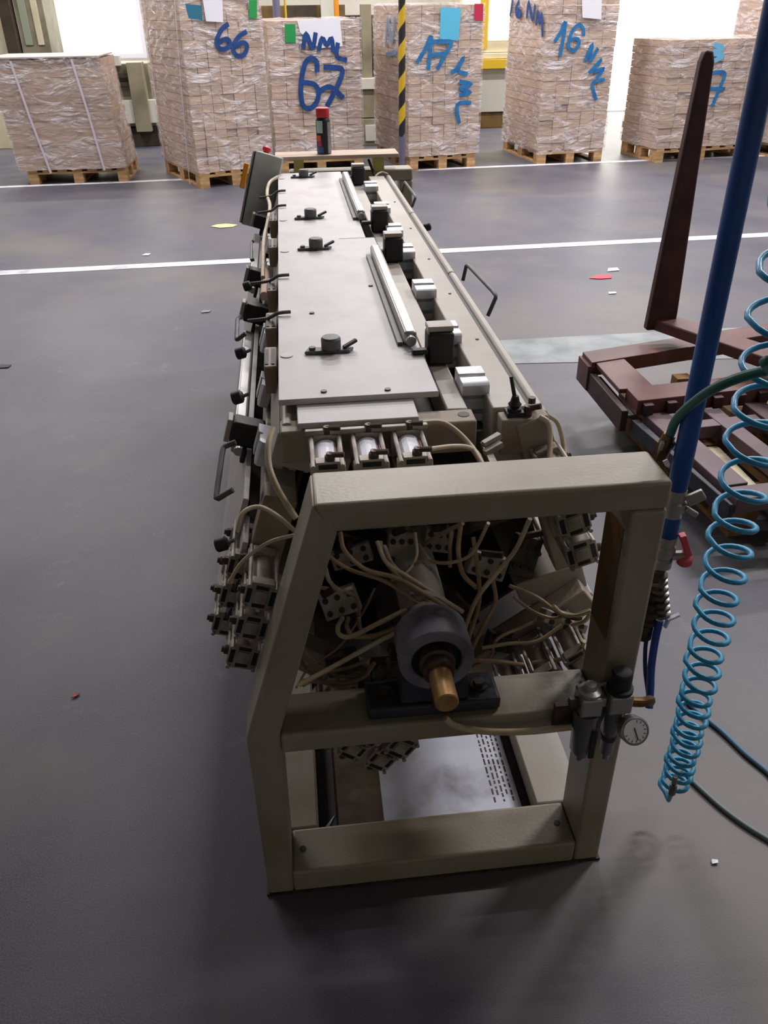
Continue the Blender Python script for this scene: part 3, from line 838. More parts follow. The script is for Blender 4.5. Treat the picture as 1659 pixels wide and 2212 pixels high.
# board and spray can on the far end frame
obj('wooden_board', MB().box((-.06, 3.955, 1.014), (.50, 4.11, 1.030)), mat('pale_board', (196, 178, 160), .7, c2=(180, 160, 140), scale=6, stretch=(1, 6, 6)), None, bevel=.002,
    label='pale narrow board laid across the far end of the machine', cat='board')
for x in (.045, .41):
    obj('yellow_spacer', MB().box((x - .022, 3.958, .9575), (x + .022, 4.1, 1.0135)), mat('yellow_green_tape', (170, 160, 84), .6), None, bevel=.001,
        label='yellowish spacer under the %s end of the pale board' % ('left' if x < .2 else 'right'), cat='spacer')
can = empty('spray_can', (.165, 4.02, 1.0305), 'black spray can with a bright red cap standing on the pale board', 'spray can')
obj('can_body', MB().lathe((.165, 4.02, 1.0305), [(.031, 0), (.0325, .003), (.0325, .135), (.029, .145), (.026, .150)], n=24), M['black'], can)
obj('cap', MB().lathe((.165, 4.02, 1.1805), [(.029, 0), (.030, .002), (.030, .036), (.028, .038), (.0, .0385)], n=24), M['red'], can)
def arc_patch(cx, cy, r, a0, a1, z0, z1, n=6):
    m_ = MB()
    for i in range(n):
        b0, b1 = R(a0 + (a1 - a0) * i / n), R(a0 + (a1 - a0) * (i + 1) / n)
        m_._add([(cx + r * math.cos(b0), cy + r * math.sin(b0), z0), (cx + r * math.cos(b1), cy + r * math.sin(b1), z0), (cx + r * math.cos(b1), cy + r * math.sin(b1), z1), (cx + r * math.cos(b0), cy + r * math.sin(b0), z1)], [(0, 1, 2, 3)])
    return m_
obj('label_panel', arc_patch(.165, 4.02, .0332, 205, 262, 1.1185, 1.1685), mat('pale_mint_print', (180, 206, 204), .5), can)
obj('label_panel', arc_patch(.165, 4.02, .0332, 205, 245, 1.0835, 1.1085), mat('orange_print', (224, 96, 60), .5), can)
obj('label_panel', arc_patch(.165, 4.02, .0333, 215, 250, 1.0635, 1.0815), mat('magenta_print', (190, 50, 130), .5), can)
obj('label_panel', arc_patch(.165, 4.02, .0332, 300, 335, 1.034, 1.163), mat('grey_print', (130, 130, 140), .3), can)
obj('label_panel', arc_patch(.165, 4.02, .0332, 205, 262, 1.034, 1.0615), mat('blue_print', (70, 90, 170), .4), can)

# ---------------------------------------------------------------- air drop, valves, hoses on the right
PX, PY = .625, 1.135
pipe = obj('air_supply_pipe', MB().cyl((PX - .005, PY, .895), (PX + .01, PY + .03, 5.55), .0165, n=20), M['bluepipe'], None, label='blue vertical compressed air pipe right of the machine frame', cat='pipe')
cl = MB()
cl.lathe((PX - .005, PY, .84), [(.016, 0), (.016, .012), (.021, .015), (.021, .03), (.017, .033), (.017, .055)], n=14)
obj('pipe_clamp', cl, M['steelp'], pipe)
obj('clamp_lever', MB().bar((PX + .01, PY - .012, .875), (PX + .034, PY - .02, .893), .010, .02).bar((PX + .01, PY - .014, .862), (PX + .03, PY - .02, .85), .008, .01), M['steelp'], pipe, bevel=.002)
vt = empty('valve_assembly', (PX, PY, .6), 'stack of ball valve and threaded steel fittings below the blue pipe', 'valve')
obj('lower_pipe', MB().cyl((PX - .004, PY, .80), (PX - .005, PY, .84), .0165, n=16), M['bluepipe'], vt)
obj('ball_valve', MB().lathe((PX - .006, PY, .73), [(.012, 0), (.018, .004), (.018, .018), (.014, .022), (.02, .034), (.02, .045), (.016, .05), (.018, .055), (.018, .07)], n=16), M['steelp'], vt)
obj('valve_lever', MB().bar((PX + .016, PY - .01, .805), (PX + .034, PY - .012, .762), .016, .012).lathe((PX + .03, PY - .012, .738), [(.006, 0), (.014, .006), (.014, .018), (.006, .024)], n=12), M['redf'], vt, bevel=.002, label='faded red valve lever')
obj('valve_stem', MB().cyl((PX + .008, PY - .004, .757), (PX + .03, PY - .01, .760), .009, n=10), M['steelp'], vt)
pf = [(.012, 0)]
h = 0
random.seed(3)
while h < .12:
    pf += [(.013, h + .001), (.019, h + .004), (.019, h + .012), (.013, h + .015), (.013, h + .02)]
    h += .021
obj('threaded_fitting', MB().lathe((PX - .010, PY, .60), pf, n=14), M['grime'], vt)
pf2 = [(a * .85, b * .75) for a, b in pf]
obj('tee_branch', MB().lathe((PX + .012, PY - .008, .622), pf2, axis=(-.25, 0, 1), n=14), M['steel'], vt)
obj('ferrule', MB().lathe((PX - .014, PY - .002, .565), [(.012, 0), (.016, .004), (.016, .03), (.013, .035)], n=12), M['grime'], vt)
obj('small_tap', MB().bar((PX + .022, PY - .015, .617), (PX + .040, PY - .018, .630), .008, .004).bar((PX + .022, PY - .015, .617), (PX + .018, PY - .016, .600), .008, .004), M['label'], vt)
obj('blue_air_hose', MB().tube([(0.6305,1.12,0.6169),(0.6246,1.11,0.5752),(0.6168,1.09,0.5301),(0.6136,1.07,0.49),(0.6075,1.05,0.4622)], .0072, n=10), M['blueh'], None, smooth=80,
    label='thicker bright blue hose between the valve fittings and the regulator', cat='hose')
obj('blue_air_hose', MB().tube([(0.6179,1.13,0.5817),(0.6136,1.12,0.5504),(0.6123,1.1,0.5096),(0.6137,1.08,0.4803),(0.6142,1.06,0.4512)], .004, n=10), mat('navy_hose', (22, 40, 84), .4), None, smooth=80,
    label='thin dark navy hose left of the bright blue one', cat='hose')
# green hose with brass coupling
gh = empty('green_air_hose', (0.6012,1.17,0.9624), 'dark green air hose arching right from an old brass coupling', 'hose')
obj('hose_body', MB().tube([(0.6011,1.16,0.9848),(0.5973,1.14,1.0243),(0.5996,1.1,1.0722),(0.6059,1.06,1.112),(0.6239,1.03,1.1402),(0.6437,1.0,1.1616),(0.6768,0.97,1.1784)] + [(1.25, .95, 1.02), (1.7, .9, .85), (2.2, .95, .45), (2.6, 1.0, .10), (3.2, 1.2, .009), (3.9, 1.3, .009)], .0078, n=12, smooth=6), M['green'], gh, smooth=80)
a, b = Vector((0.5949,1.17,0.938)), Vector((0.6008,1.16,0.9866))
obj('brass_coupling', MB().cyl(a, a + (b - a) * .6, .014, n=6).cyl(a + (b - a) * .6, b, .0125, .010, n=14), M['brassd'], gh)
obj('coupling_latch', MB().bar(a + Vector((-.006, -.008, .012)), b + Vector((-.014, -.008, -.01)), .006, .006).bar(a + Vector((.016, -.008, .02)), b + Vector((.010, -.01, -.012)), .005, .005), M['steelp'], gh)
obj('white_tag', MB().prism([(0.5772,1.12,0.958),(0.5844,1.12,0.9618),(0.5909,1.12,0.9518),(0.5906,1.12,0.9449),(0.5837,1.12,0.948)], (0, .002, 0)), M['white'], None, smooth=0, label='small white tag between frame corner and blue pipe', cat='tag')

# coiled hose
coil_left = [460, 590, 700, 800, 885, 965, 1045, 1112, 1170, 1224, 1273, 1318, 1360, 1400, 1436, 1468, 1497, 1523, 1546, 1568, 1589, 1609, 1628, 1647, 1665, 1682, 1699]
ZC = [1.341,1.2547,1.1762,1.0998,1.0309,0.9623,0.8898,0.8258,0.7679,0.7116,0.6585,0.6079,0.559,0.511,0.4663,0.4255,0.3875,0.3527,0.3213,0.2906,0.2607,0.2318,0.2038,0.1753,0.1479,0.1216,0.0948]
ZC = [ZC[0] + .35, ZC[0] + .17] + ZC
pts = [(.66, 1.17, 5.5), (.67, 1.17, 4.0), (.70, 1.16, 2.4), (.715, 1.155, ZC[0] + .18)]
NS = 20
for k in range(len(ZC) - 1):
    for j in range(NS):
        t = j / NS
        z = ZC[k] * (1 - t) + ZC[k + 1] * t
        a = 2 * math.pi * t
        zz = min(max((z - .25) / .9, 0), 1.3)
        rr = .0285 + .017 * zz
        cx = .768 - .026 * zz + (-.004 if k % 3 == 0 else 0)
        pts.append((cx - rr * math.cos(a), 1.15 - rr * math.sin(a), z))
pts += [(.742, 1.14, ZC[-1] - .002), (.735, 1.11, ZC[-1] + .01), (.732, 1.10, ZC[-1] + .05)]
ch_ = empty('coiled_air_hose', (.752, 1.15, .14), 'turquoise spiral air hose hanging at the right of the machine', 'hose')
obj('coil', MB().tube(pts, .0052, n=8, smooth=0), M['coil'], ch_, smooth=80)
obj('hose_end_fitting', MB().cyl((.732, 1.10, ZC[-1] + .045), (.731, 1.10, ZC[-1] + .075), .008, n=8).cyl((.731, 1.10, ZC[-1] + .075), (.730, 1.10, ZC[-1] + .10), .0055, n=8), M['steel'], ch_)
# hoses on the floor
obj('floor_hose', MB().tube([(.955, 1.50, .007)] + [(0.9764,1.4344,0.007),(1.0048,1.3693,0.007),(1.0282,1.2929,0.007),(1.0548,1.2316,0.007),(1.0918,1.1295,0.007)] + [(1.35, .95, .007), (1.8, .6, .007), (2.5, .35, .007), (3.6, .4, .007)], .0062, n=8), M['floorhose'], None, smooth=80, label='dusty blue hose on the floor running out to the right edge', cat='hose')
obj('floor_hose', MB().tube([(.85, 1.26, .007)] + [(0.8717,1.2054,0.007),(0.8975,1.1466,0.007),(0.9281,1.0961,0.007),(0.9606,1.0556,0.007),(1.013,0.9933,0.007)] + [(1.3, .80, .006), (1.8, .35, .006), (2.6, .0, .006), (3.6, .1, .006)], .0052, n=8), M['greyhose'], None, smooth=80, label='thin grey hose on the floor nearest the camera at the right', cat='hose')

# ---------------------------------------------------------------- red-brown fork frames on a pallet
def euro_pallet(name, loc, rz, label, w=.8, d=1.2, m='wood', group='wooden pallets'):
    """front-left corner at loc, width w along local x, depth d along local y"""
    r = empty(name, loc, label, 'pallet', group, rz=rz, local=True)
    for i in range(3):
        for j in range(3):
            bx = [0, w / 2 - .05, w - .10][i]
            by = [0, d / 2 - .0725, d - .145][j]
            obj('block', MB().box((bx, by, .022), (bx + .10, by + .145, .10)), M[m], r, smooth=0)
    for i in range(3):
        bx = [0, w / 2 - .05, w - .10][i]
        obj('skid_board', MB().box((bx, 0, 0), (bx + .10, d, .0215)), M[m], r, smooth=0)
    for j in range(3):
        by = [0, d / 2 - .0725, d - .145][j]
        obj('cross_board', MB().box((0, by, .1005), (w, by + .145, .1215)), M[m], r, smooth=0)
    n = 7 if w > 1 else 5
    for i in range(n):
        bw = .1 if n == 7 else .11
        bx = i * (w - bw) / (n - 1)
        obj('deck_board', MB().box((bx, 0, .122), (bx + bw, d, .143)), M[m], r, smooth=0)
    return r
euro_pallet('wooden_pallet', (1.44, 2.23, 0), R(4), 'worn orange-tinted wooden pallet under the red-brown steel frames', 1.2, .95, 'woodo')
fr = empty('fork_frame', (1.6, 3.2, .143), 'upper red-brown steel frame with a tall upright fork, lying on the pallet', 'steel frame', 'red-brown fork frames')
def plank(name, pts, z0, z1, m, parent, **k):
    return obj(name, MB().prism([(x, y, z0) for x, y in pts], (0, 0, z1 - z0)), m, parent, bevel=.003, **k)
# cross members (left part is px 1260..1400)
plank('rear_bar', [(1.242, 3.20), (2.9, 3.60), (2.9, 3.73), (1.242, 3.33)], .215, .28, M['oxide'], fr)
plank('front_bar', [(1.29, 2.79), (2.6, 2.93), (2.6, 3.06), (1.29, 2.92)], .215, .28, M['oxide'], fr)
plank('side_plate', [(1.262, 2.92), (1.41, 2.92), (1.40, 3.245), (1.262, 3.21)], .255, .275, M['oxide'], fr)
plank('side_channel', [(1.235, 2.80), (1.262, 2.80), (1.262, 3.34), (1.235, 3.34)], .145, .235, M['oxided'], fr)
plank('end_lug', [(1.228, 3.20), (1.262, 3.20), (1.262, 3.335), (1.228, 3.335)], .15, .262, M['oxide'], fr)
plank('rail', [(1.262, 2.80), (1.29, 2.80), (1.29, 3.2), (1.262, 3.2)], .2, .215, M['steel'], fr)
for i in range(6):
    plank('tooth', [(1.31 + .1 * i, 2.765 + .011 * i), (1.35 + .1 * i, 2.769 + .011 * i), (1.35 + .1 * i, 2.80 + .011 * i), (1.31 + .1 * i, 2.80 + .011 * i)], .22, .268, M['oxided'], fr)
# fork: upright blade and arm
F0 = Vector((1.60, 3.42, .33))
blade = MB()
blade.prism([(1.555, 3.40, .335), (1.690, 3.40, .335), (1.690, 3.40, .42), (1.655, 3.40, 1.40), (1.642, 3.40, 1.44), (1.612, 3.40, 1.44), (1.600, 3.40, 1.40), (1.560, 3.40, .46)], (.0, .045, 0))
obj('fork_upright', blade, M['oxided'], fr, bevel=.010, seg=3, label='tall tapering fork blade standing upright')
obj('fork_arm', MB().prism([(1.575, 3.43, .335), (1.705, 3.44, .335), (2.15, 2.62, .335), (2.02, 2.55, .335)], (0, 0, .05)), M['oxide'], fr, bevel=.006)
plank('fork_arm', [(2.20, 3.50), (2.33, 3.52), (2.62, 2.72), (2.49, 2.68)], .285, .335, M['oxide'], fr)
fr2 = empty('fork_frame', (1.7, 2.5, .143), 'lower purplish steel frame in front of the upright fork, nearest the machine', 'steel frame', 'red-brown fork frames')
M['oxidep'] = mat('purplish_oxide_paint', (102, 80, 86), .5, c2=(86, 66, 72), scale=6)
plank('side_bar', [(1.318, 2.79), (1.37, 2.21), (1.46, 2.22), (1.415, 2.79)], .17, .225, M['oxidep'], fr2)
plank('side_bar', [(1.56, 2.79), (1.615, 2.23), (1.68, 2.235), (1.63, 2.79)], .17, .225, M['oxidep'], fr2)
plank('side_bar', [(1.75, 2.83), (1.81, 2.25), (1.9, 2.26), (1.84, 2.83)], .17, .225, M['oxidep'], fr2)
plank('end_bar', [(1.3675, 2.20), (1.95, 2.25), (1.95, 2.17), (1.372, 2.12)], .168, .224, M['oxidep'], fr2)
plank('web', [(1.415, 2.70), (1.75, 2.73), (1.75, 2.67), (1.42, 2.64)], .17, .222, M['oxidep'], fr2)
plank('side_channel', [(1.27, 2.78), (1.352, 2.12), (1.368, 2.12), (1.300, 2.78)], .143, .205, M['dark'], fr2)
sp_ = obj('crumpled_sheet', MB().box((1.49, 2.30, .1435), (1.56, 2.62, .150)).box((1.65, 2.30, .1435), (1.74, 2.60, .150)), mat('soiled_cream_sheet', (200, 190, 160), .7, c2=(150, 140, 120), scale=12, bump=.4, bscale=14), None, label='soiled cream sheeting showing between the purplish bars', cat='sheet')
blk = obj('wooden_block', MB().box((1.58, 3.075, .1435), (1.65, 3.135, .235)), M['woodo'], None, bevel=.002, label='short wooden block inside the upper red-brown frame', cat='block')

# ---------------------------------------------------------------- wrapped board stacks
def fr_pt(c, yaw, u, v, z):
    a = R(yaw)
    return Vector((c[0] + math.cos(a) * u - math.sin(a) * v, c[1] + math.sin(a) * u + math.cos(a) * v, z))

def crinkled_shell(w, d, z0, z1, off, seed, amp=.006, lean=0.0):
    """film wall around the load (four sides and a top), local coordinates"""
    rnd = random.Random(seed)
    m_ = MB()
    nz = max(6, int((z1 - z0) / .055))
    loop = []
    nu, nv = max(5, int(w / .075)), max(5, int(d / .12))
    for i in range(nu): loop.append((-off + (w + 2 * off) * i / nu, -off, 0, -1))
    for i in range(nv): loop.append((w + off, -off + (d + 2 * off) * i / nv, 1, 0))
    for i in range(nu): loop.append((w + off - (w + 2 * off) * i / nu, d + off, 0, 1))
    for i in range(nv): loop.append((-off, d + off - (d + 2 * off) * i / nv, -1, 0))
    n = len(loop)
    for k in range(nz + 1):
        z = z0 + (z1 - z0) * k / nz
        for (x, y, nx, ny) in loop:
            j = rnd.uniform(0, amp)
            m_.v.append(Vector((x + nx * j - lean * (k / nz), y + ny * j, z + rnd.uniform(-.01, .01))))
    for k in range(nz):
        for i in range(n):
            j = (i + 1) % n
            m_.f.append((k * n + i, k * n + j, (k + 1) * n + j, (k + 1) * n + i))
            m_.m.append(0)
    m_.f.append(tuple(range(nz * n, nz * n + n)))
    m_.m.append(0)
    return m_

def board_stack(corner, yaw, w, d, z0, z1, cols, rows, seed, label, long_front=False, lean=0.0, gap=.0025, skirt=.004, film=True):
    rnd = random.Random(seed)
    r = empty('wrapped_board_stack', (corner[0], corner[1], z0), label, 'board stack', 'film-wrapped board stacks', rz=R(yaw), local=True)
    hh = (z1 - z0) / rows
    if not long_front:
        bw = w / cols
        proto = None
        for j in range(rows):
            for i in range(cols):
                if proto is None:
                    proto = obj('board', MB().box((-bw / 2 + gap, 0, gap / 2), (bw / 2 - gap, d, hh - gap)), M['board'], r, smooth=0, origin=(0, 0, 0))
                    o = proto
                else:
                    o = proto.copy()
                    COL.objects.link(o)
                    o.parent = r
                o.location = (bw * (i + .5) + rnd.uniform(-.002, .002) - lean * j / rows, abs(rnd.gauss(0, .007)) + (.02 if rnd.random() < .07 else 0), j * hh)
    else:
        bd = d / cols
        proto = None
        for j in range(rows):
            sh = rnd.uniform(-.012, .012)
            for i in range(cols):
                if proto is None:
                    proto = obj('board', MB().box((0, -bd / 2 + gap, gap / 2), (w, bd / 2 - gap, hh - gap)), M['board'], r, smooth=0, origin=(0, 0, 0))
                    o = proto
                else:
                    o = proto.copy()
                    COL.objects.link(o)
                    o.parent = r
                o.location = (sh - lean * j / rows, bd * (i + .5) + rnd.uniform(-.004, .004), j * hh)
    if film:
        f_ = obj('stretch_film', crinkled_shell(w, d, skirt, z1 - z0 + .012, .012, seed, lean=lean), M['film'], r, smooth=0, origin=(0, 0, 0))
    return r

def local(root, pts):
    """world points to the root's local frame"""
    Mi = (Matrix.Translation(root.location) @ Matrix.Rotation(root.rotation_euler[2], 4, 'Z')).inverted()
    return [Mi @ Vector(p) for p in pts]

def writing(root, strokes, side, wd, m, name='handwriting', label=None):
    nrm = (-1, 0, 0) if side else (0, -1, 0)
    for s in strokes:
        mb = MB()
        P = local(root, s)
        if len(P) > 2:   # soften the polyline
            Q = [P[0]]
            E = [P[0]] + P + [P[-1]]
            for i in range(1, len(E) - 2):
                for k in range(1, 5):
                    t = k / 4
                    a, b, c, d = E[i - 1], E[i], E[i + 1], E[i + 2]
                    Q.append(0.5 * ((2 * b) + (c - a) * t + (2 * a - 5 * b + 4 * c - d) * t * t + (3 * b - a - 3 * c + d) * t ** 3))
            P = Q
        mb.ribbon(P, nrm, wd, .002)
        obj('brush_mark', mb, m, root, smooth=0, label=label)

def card(root, pts, side, m, label):
    nrm = Vector((-1, 0, 0)) if side else Vector((0, -1, 0))
    P = local(root, pts)
    return obj('paper_card', MB().prism(P, nrm * .002), m, root, smooth=0, label=label)

PZ = .1445
# 1: strapped stack of long boards at the left
euro_pallet('wooden_pallet', (-2.80, 9.72, 0), R(0), 'wooden pallet under the unmarked strapped stack at far left', 1.04, .8)
s1 = board_stack((-2.86, 9.69), 0, 1.10, .8, PZ, 1.18, 2, 13, 11, 'unmarked low stack of long boards with two white straps at far left', long_front=True, lean=.09, gap=.0009)
for s in ([(-2.7057,9.664,1.1758),(-2.6346,9.664,0.6572),(-2.5447,9.664,0.1198)], [(-2.1079,9.664,1.181),(-2.0382,9.664,0.6643),(-1.9795,9.664,0.1303)]):
    obj('strap', MB().ribbon(local(s1, s), (0, -1, 0), .022, .002), M['strap'], s1, smooth=0, label='white plastic strap')
obj('top_sheet', MB().box((-.09, -.012, 1.18 - PZ + .013), (1.02, .81, 1.18 - PZ + .03)), M['boardt'], s1, bevel=.004)
# 2: stack 66
euro_pallet('wooden_pallet', (-.925, 9.142, 0), R(24), 'wooden pallet, turned cornerwise, under the tall stack left of the control box')
s2 = board_stack((-.93, 9.15), 24, .82, 1.2, PZ, 1.98, 7, 23, 12, 'tall stack of boards hand-marked 66 with green and cyan cards')
writing(s2, [[(-0.4865,9.3234,1.4665),(-0.5515,9.2944,1.4294),(-0.6151,9.2661,1.3301),(-0.5963,9.2745,1.2668),(-0.5357,9.3015,1.2608),(-0.4918,9.321,1.2989),(-0.5177,9.3095,1.3429),(-0.5996,9.273,1.314)], [(-0.3215,9.3968,1.4004),(-0.4062,9.3591,1.3554),(-0.4689,9.3312,1.2665),(-0.4362,9.3458,1.1975),(-0.3683,9.376,1.203),(-0.3297,9.3932,1.2738),(-0.3712,9.3747,1.307),(-0.4552,9.3373,1.27)]], 0, .042, M['ink'], label='blue brush-painted mark')
card(s2, [(-0.2733,9.4205,1.6625),(-0.1982,9.4539,1.6618),(-0.2127,9.4475,1.5076),(-0.2877,9.4141,1.5167)], 0, M['cgreen'], 'green card')
card(s2, [(-0.7019,9.2253,1.6666),(-0.5245,9.3043,1.6649),(-0.5366,9.2989,1.483),(-0.6938,9.2289,1.4939)], 0, M['white'], 'white delivery sheet')
card(s2, [(-0.8388,8.896,1.6377),(-0.6595,8.4932,1.6204),(-0.6672,8.5105,1.5095),(-0.8169,8.8469,1.5222)], 1, mat('teal_card', (20, 130, 170), .5), 'teal card')
for s in ([(-1.3616,10.0652,1.8393),(-1.3928,10.1355,0.8282),(-1.3942,10.1385,-0.062)], [(-0.9461,9.1321,1.814),(-1.011,9.2777,0.9288),(-1.0677,9.4052,0.0045)]):
    obj('strap', MB().ribbon(local(s2, s), (-1, 0, 0), .014, .002), M['strap'], s2, smooth=0, label='white plastic strap')
# 3: stack 67
euro_pallet('wooden_pallet', (-.10, 9.93, 0), R(4), 'wooden pallet mostly hidden behind the spray can and board', .95, 1.2)
s3 = board_stack((-.13, 9.92), 4, .98, 1.2, PZ, 1.48, 6, 20, 13, 'stack of boards hand-marked NML 67 behind the spray can')
writing(s3, [[(0.2361,9.9235,1.2199),(0.2746,9.9262,1.3628),(0.3346,9.9304,1.2264),(0.3772,9.9334,1.3694)], [(0.397,9.9348,1.1996),(0.4428,9.938,1.3178),(0.4884,9.9412,1.249),(0.5409,9.9449,1.316),(0.5547,9.9458,1.1878)], [(0.608,9.9495,1.2723),(0.5924,9.9485,1.1438),(0.7008,9.956,1.1068)]], 0, .045, M['ink'], label='blue brush-painted mark')
writing(s3, [[(0.3712,9.933,1.0051),(0.3714,9.933,1.0967),(0.3142,9.929,1.1325),(0.2523,9.9247,1.0907),(0.2045,9.9213,0.9653),(0.1841,9.9199,0.8106),(0.2009,9.9211,0.6839),(0.275,9.9263,0.6543),(0.3497,9.9315,0.7158),(0.3755,9.9333,0.8144),(0.3294,9.9301,0.887),(0.2106,9.9218,0.9078)], [(0.4433,9.938,1.0472),(0.5578,9.946,1.0402),(0.6469,9.9523,1.0118),(0.5797,9.9476,0.8537),(0.459,9.9391,0.6671)], [(0.375,9.9333,0.8054),(0.448,9.9384,0.8482),(0.5287,9.944,0.8461),(0.6463,9.9522,0.7436)]], 0, .052, M['ink'], label='blue brush-painted mark')
card(s3, [(0.0586,9.9111,1.4496),(0.1691,9.9189,1.4478),(0.1621,9.9184,1.2807),(0.0554,9.9109,1.2827)], 0, M['cgreen'], 'green card')
card(s3, [(0.1907,9.9244,1.4805),(0.6375,9.9556,1.4986),(0.6563,9.9569,1.2371),(0.4084,9.9396,1.2248),(0.2122,9.9259,1.3722)], 0, M['white'], 'white delivery sheet')
# 4: stack 17
euro_pallet('wooden_pallet', (1.36, 9.78, 0), R(12), 'wooden pallet under the stack just right of the striped pole')
s4 = board_stack((1.345, 9.77), 12, .84, 1.2, PZ, 1.60, 6, 18, 14, 'stack of boards hand-marked 17 right of the striped pole')
writing(s4, [[(1.4265,9.7648,1.0767),(1.5174,9.7842,1.1944),(1.587,9.799,1.3199),(1.5564,9.7924,1.012)], [(1.5777,9.797,1.2694),(1.7063,9.8243,1.2665),(1.8103,9.8464,1.2555),(1.7459,9.8327,1.1454),(1.6607,9.8146,1.0087)], [(1.5594,9.7931,1.1419),(1.7457,9.8327,1.1541)], [(1.814,9.8472,0.9774),(1.8714,9.8594,1.002),(1.9571,9.8776,1.1136),(1.8983,9.8651,0.9923),(2.0065,9.8881,0.9533)], [(1.9179,9.8693,0.7539),(2.047,9.8967,0.7716),(1.9261,9.871,0.8216),(2.0541,9.8982,0.853),(1.913,9.8682,0.885)], [(2.0626,9.9,0.6701),(1.8999,9.8655,0.6585),(1.9287,9.8716,0.4711)]], 0, .042, M['inkc'], label='blue brush-painted mark')
writing(s4, [[(1.1748,10.4648,1.2103),(1.1937,10.3761,1.4781),(1.2187,10.2584,1.239),(1.2393,10.1613,1.5009)], [(1.1775,10.452,1.1198),(1.2509,10.1067,1.169)]], 1, .05, M['inkp'], label='faint blue brush-painted mark')
card(s4, [(1.6833,9.8215,1.5796),(1.9081,9.8692,1.5643),(1.8883,9.865,1.2707),(1.6803,9.8208,1.2925)], 0, M['ccyan'], 'cyan card')
card(s4, [(2.0558,9.9006,1.6036),(2.1544,9.9216,1.6024),(2.1579,9.9223,1.4437),(2.0575,9.901,1.4622)], 0, M['cred'], 'crimson card')
# 5: stack 16
euro_pallet('wooden_pallet', (2.89, 9.96, 0), R(6), 'film-draped wooden pallet under the tall stack marked 16')
s5 = board_stack((2.875, 9.95), 6, .82, 1.2, PZ, 2.05, 5, 24, 15, 'tallest stack of boards, hand-marked 16 NML, left of the bright door', skirt=-.03)
writing(s5, [[(2.9654,9.9374,1.242),(3.0211,9.9432,1.3191),(3.0735,9.9487,1.4215),(3.0447,9.9457,1.0995)], [(3.2921,9.9717,1.2881),(3.2834,9.9708,1.3577),(3.2256,9.9647,1.3932),(3.1579,9.9576,1.334),(3.13,9.9547,1.2037),(3.1902,9.961,1.1495),(3.2488,9.9672,1.2013),(3.2306,9.9653,1.263),(3.1455,9.9563,1.256)], [(3.3438,9.9771,1.0479),(3.4094,9.984,1.2156),(3.3987,9.9829,1.0466),(3.4808,9.9916,1.1699)], [(3.4028,9.9834,0.9287),(3.5395,9.9977,1.0613),(3.4454,9.9878,0.9413),(3.5742,10.0014,0.9699),(3.4977,9.9933,0.8804)], [(3.6008,10.0042,0.8592),(3.4604,9.9894,0.8262),(3.5277,9.9965,0.6561)]], 0, .038, M['inkc'], label='blue brush-painted mark')
writing(s5, [[(2.7351,11.0705,1.4726),(2.7416,11.0087,1.635)], [(2.7644,10.792,1.6243),(2.7534,10.8967,1.5428),(2.7612,10.8219,1.4788),(2.7733,10.707,1.5067),(2.7566,10.8659,1.5428)], [(2.7931,10.5189,1.4538),(2.7955,10.4958,1.6091),(2.8113,10.3459,1.4465),(2.8167,10.2945,1.5864)], [(2.8243,10.2217,1.3907),(2.8269,10.1974,1.5216),(2.8352,10.1179,1.414),(2.8387,10.0847,1.5005),(2.8469,10.0068,1.2856)]], 1, .05, M['ink'], label='blue brush-painted mark')
card(s5, [(3.2302,9.9672,1.6641),(3.4575,9.9911,1.6616),(3.4826,9.9937,1.4407),(3.2606,9.9704,1.4612)], 0, M['white'], 'white delivery sheet')
# 6: stack 7
euro_pallet('wooden_pallet', (4.25, 9.80, 0), R(9), 'wooden pallet under the low stack marked 7', 1.2, .8)
s6 = board_stack((4.235, 9.79), 9, 1.2, .8, PZ, 1.24, 7, 15, 16, 'low stack of boards hand-marked 7 behind the upright fork')
writing(s6, [[(4.76,9.8509,0.9006),(4.8501,9.8651,0.9163),(4.9491,9.8808,0.895),(4.9164,9.8756,0.7571),(4.858,9.8664,0.5707)], [(4.7697,9.8524,0.7527),(4.9845,9.8864,0.7455)]], 0, .04, M['inkc'], label='blue brush-painted mark')
writing(s6, [[(4.7412,9.8479,1.1889),(4.8655,9.8676,1.1506),(4.7479,9.849,1.1088),(4.8824,9.8703,1.0786),(4.778,9.8537,1.0273)]], 0, .05, mat('pale_cyan_marker', (110, 180, 216), .6), label='pale blue brush-painted mark')
# 7: at the right edge
euro_pallet('wooden_pallet', (5.78, 9.72, 0), R(14), 'wooden pallet under the unmarked stack at the right edge')
s7 = board_stack((5.765, 9.71), 14, .84, 1.2, PZ, 1.95, 6, 20, 17, 'unmarked tightly wrapped stack cut off by the right edge')

# striped guard pole
pole = empty('striped_pole', (1.215, 9.35, 0), 'thin black and yellow striped pole standing left of stack 17', 'pole')
zb = .42
m_y, m_k = M['yellow'], M['black']
obj('pole_base', MB().box((1.17, 9.30, 0), (1.26, 9.40, .10)).cyl((1.215, 9.35, .10), (1.215, 9.35, zb), .034, n=16), M['pole_grey'], pole)
H_ = 5.5
mb = MB()
ns, step = 16, .145
for k in range(int((H_ - zb) / step)):
    for i in range(ns):
        a0, a1 = 2 * math.pi * i / ns, 2 * math.pi * (i + 1) / ns
        f0, f1 = abs(((i / ns) * 2) - 1) * .12, abs((((i + 1) / ns) * 2) - 1) * .12
        z0 = zb + k * step
        def cl_(z): return max(zb, z)
        mb._add([(1.215 + .035 * math.cos(a0), 9.35 + .035 * math.sin(a0), cl_(z0 + f0 - .06)), (1.215 + .035 * math.cos(a1), 9.35 + .035 * math.sin(a1), cl_(z0 + f1 - .06)),
                 (1.215 + .035 * math.cos(a1), 9.35 + .035 * math.sin(a1), cl_(z0 + f1 + step - .06)), (1.215 + .035 * math.cos(a0), 9.35 + .035 * math.sin(a0), cl_(z0 + f0 + step - .06))], [(0, 1, 2, 3)], k % 2)
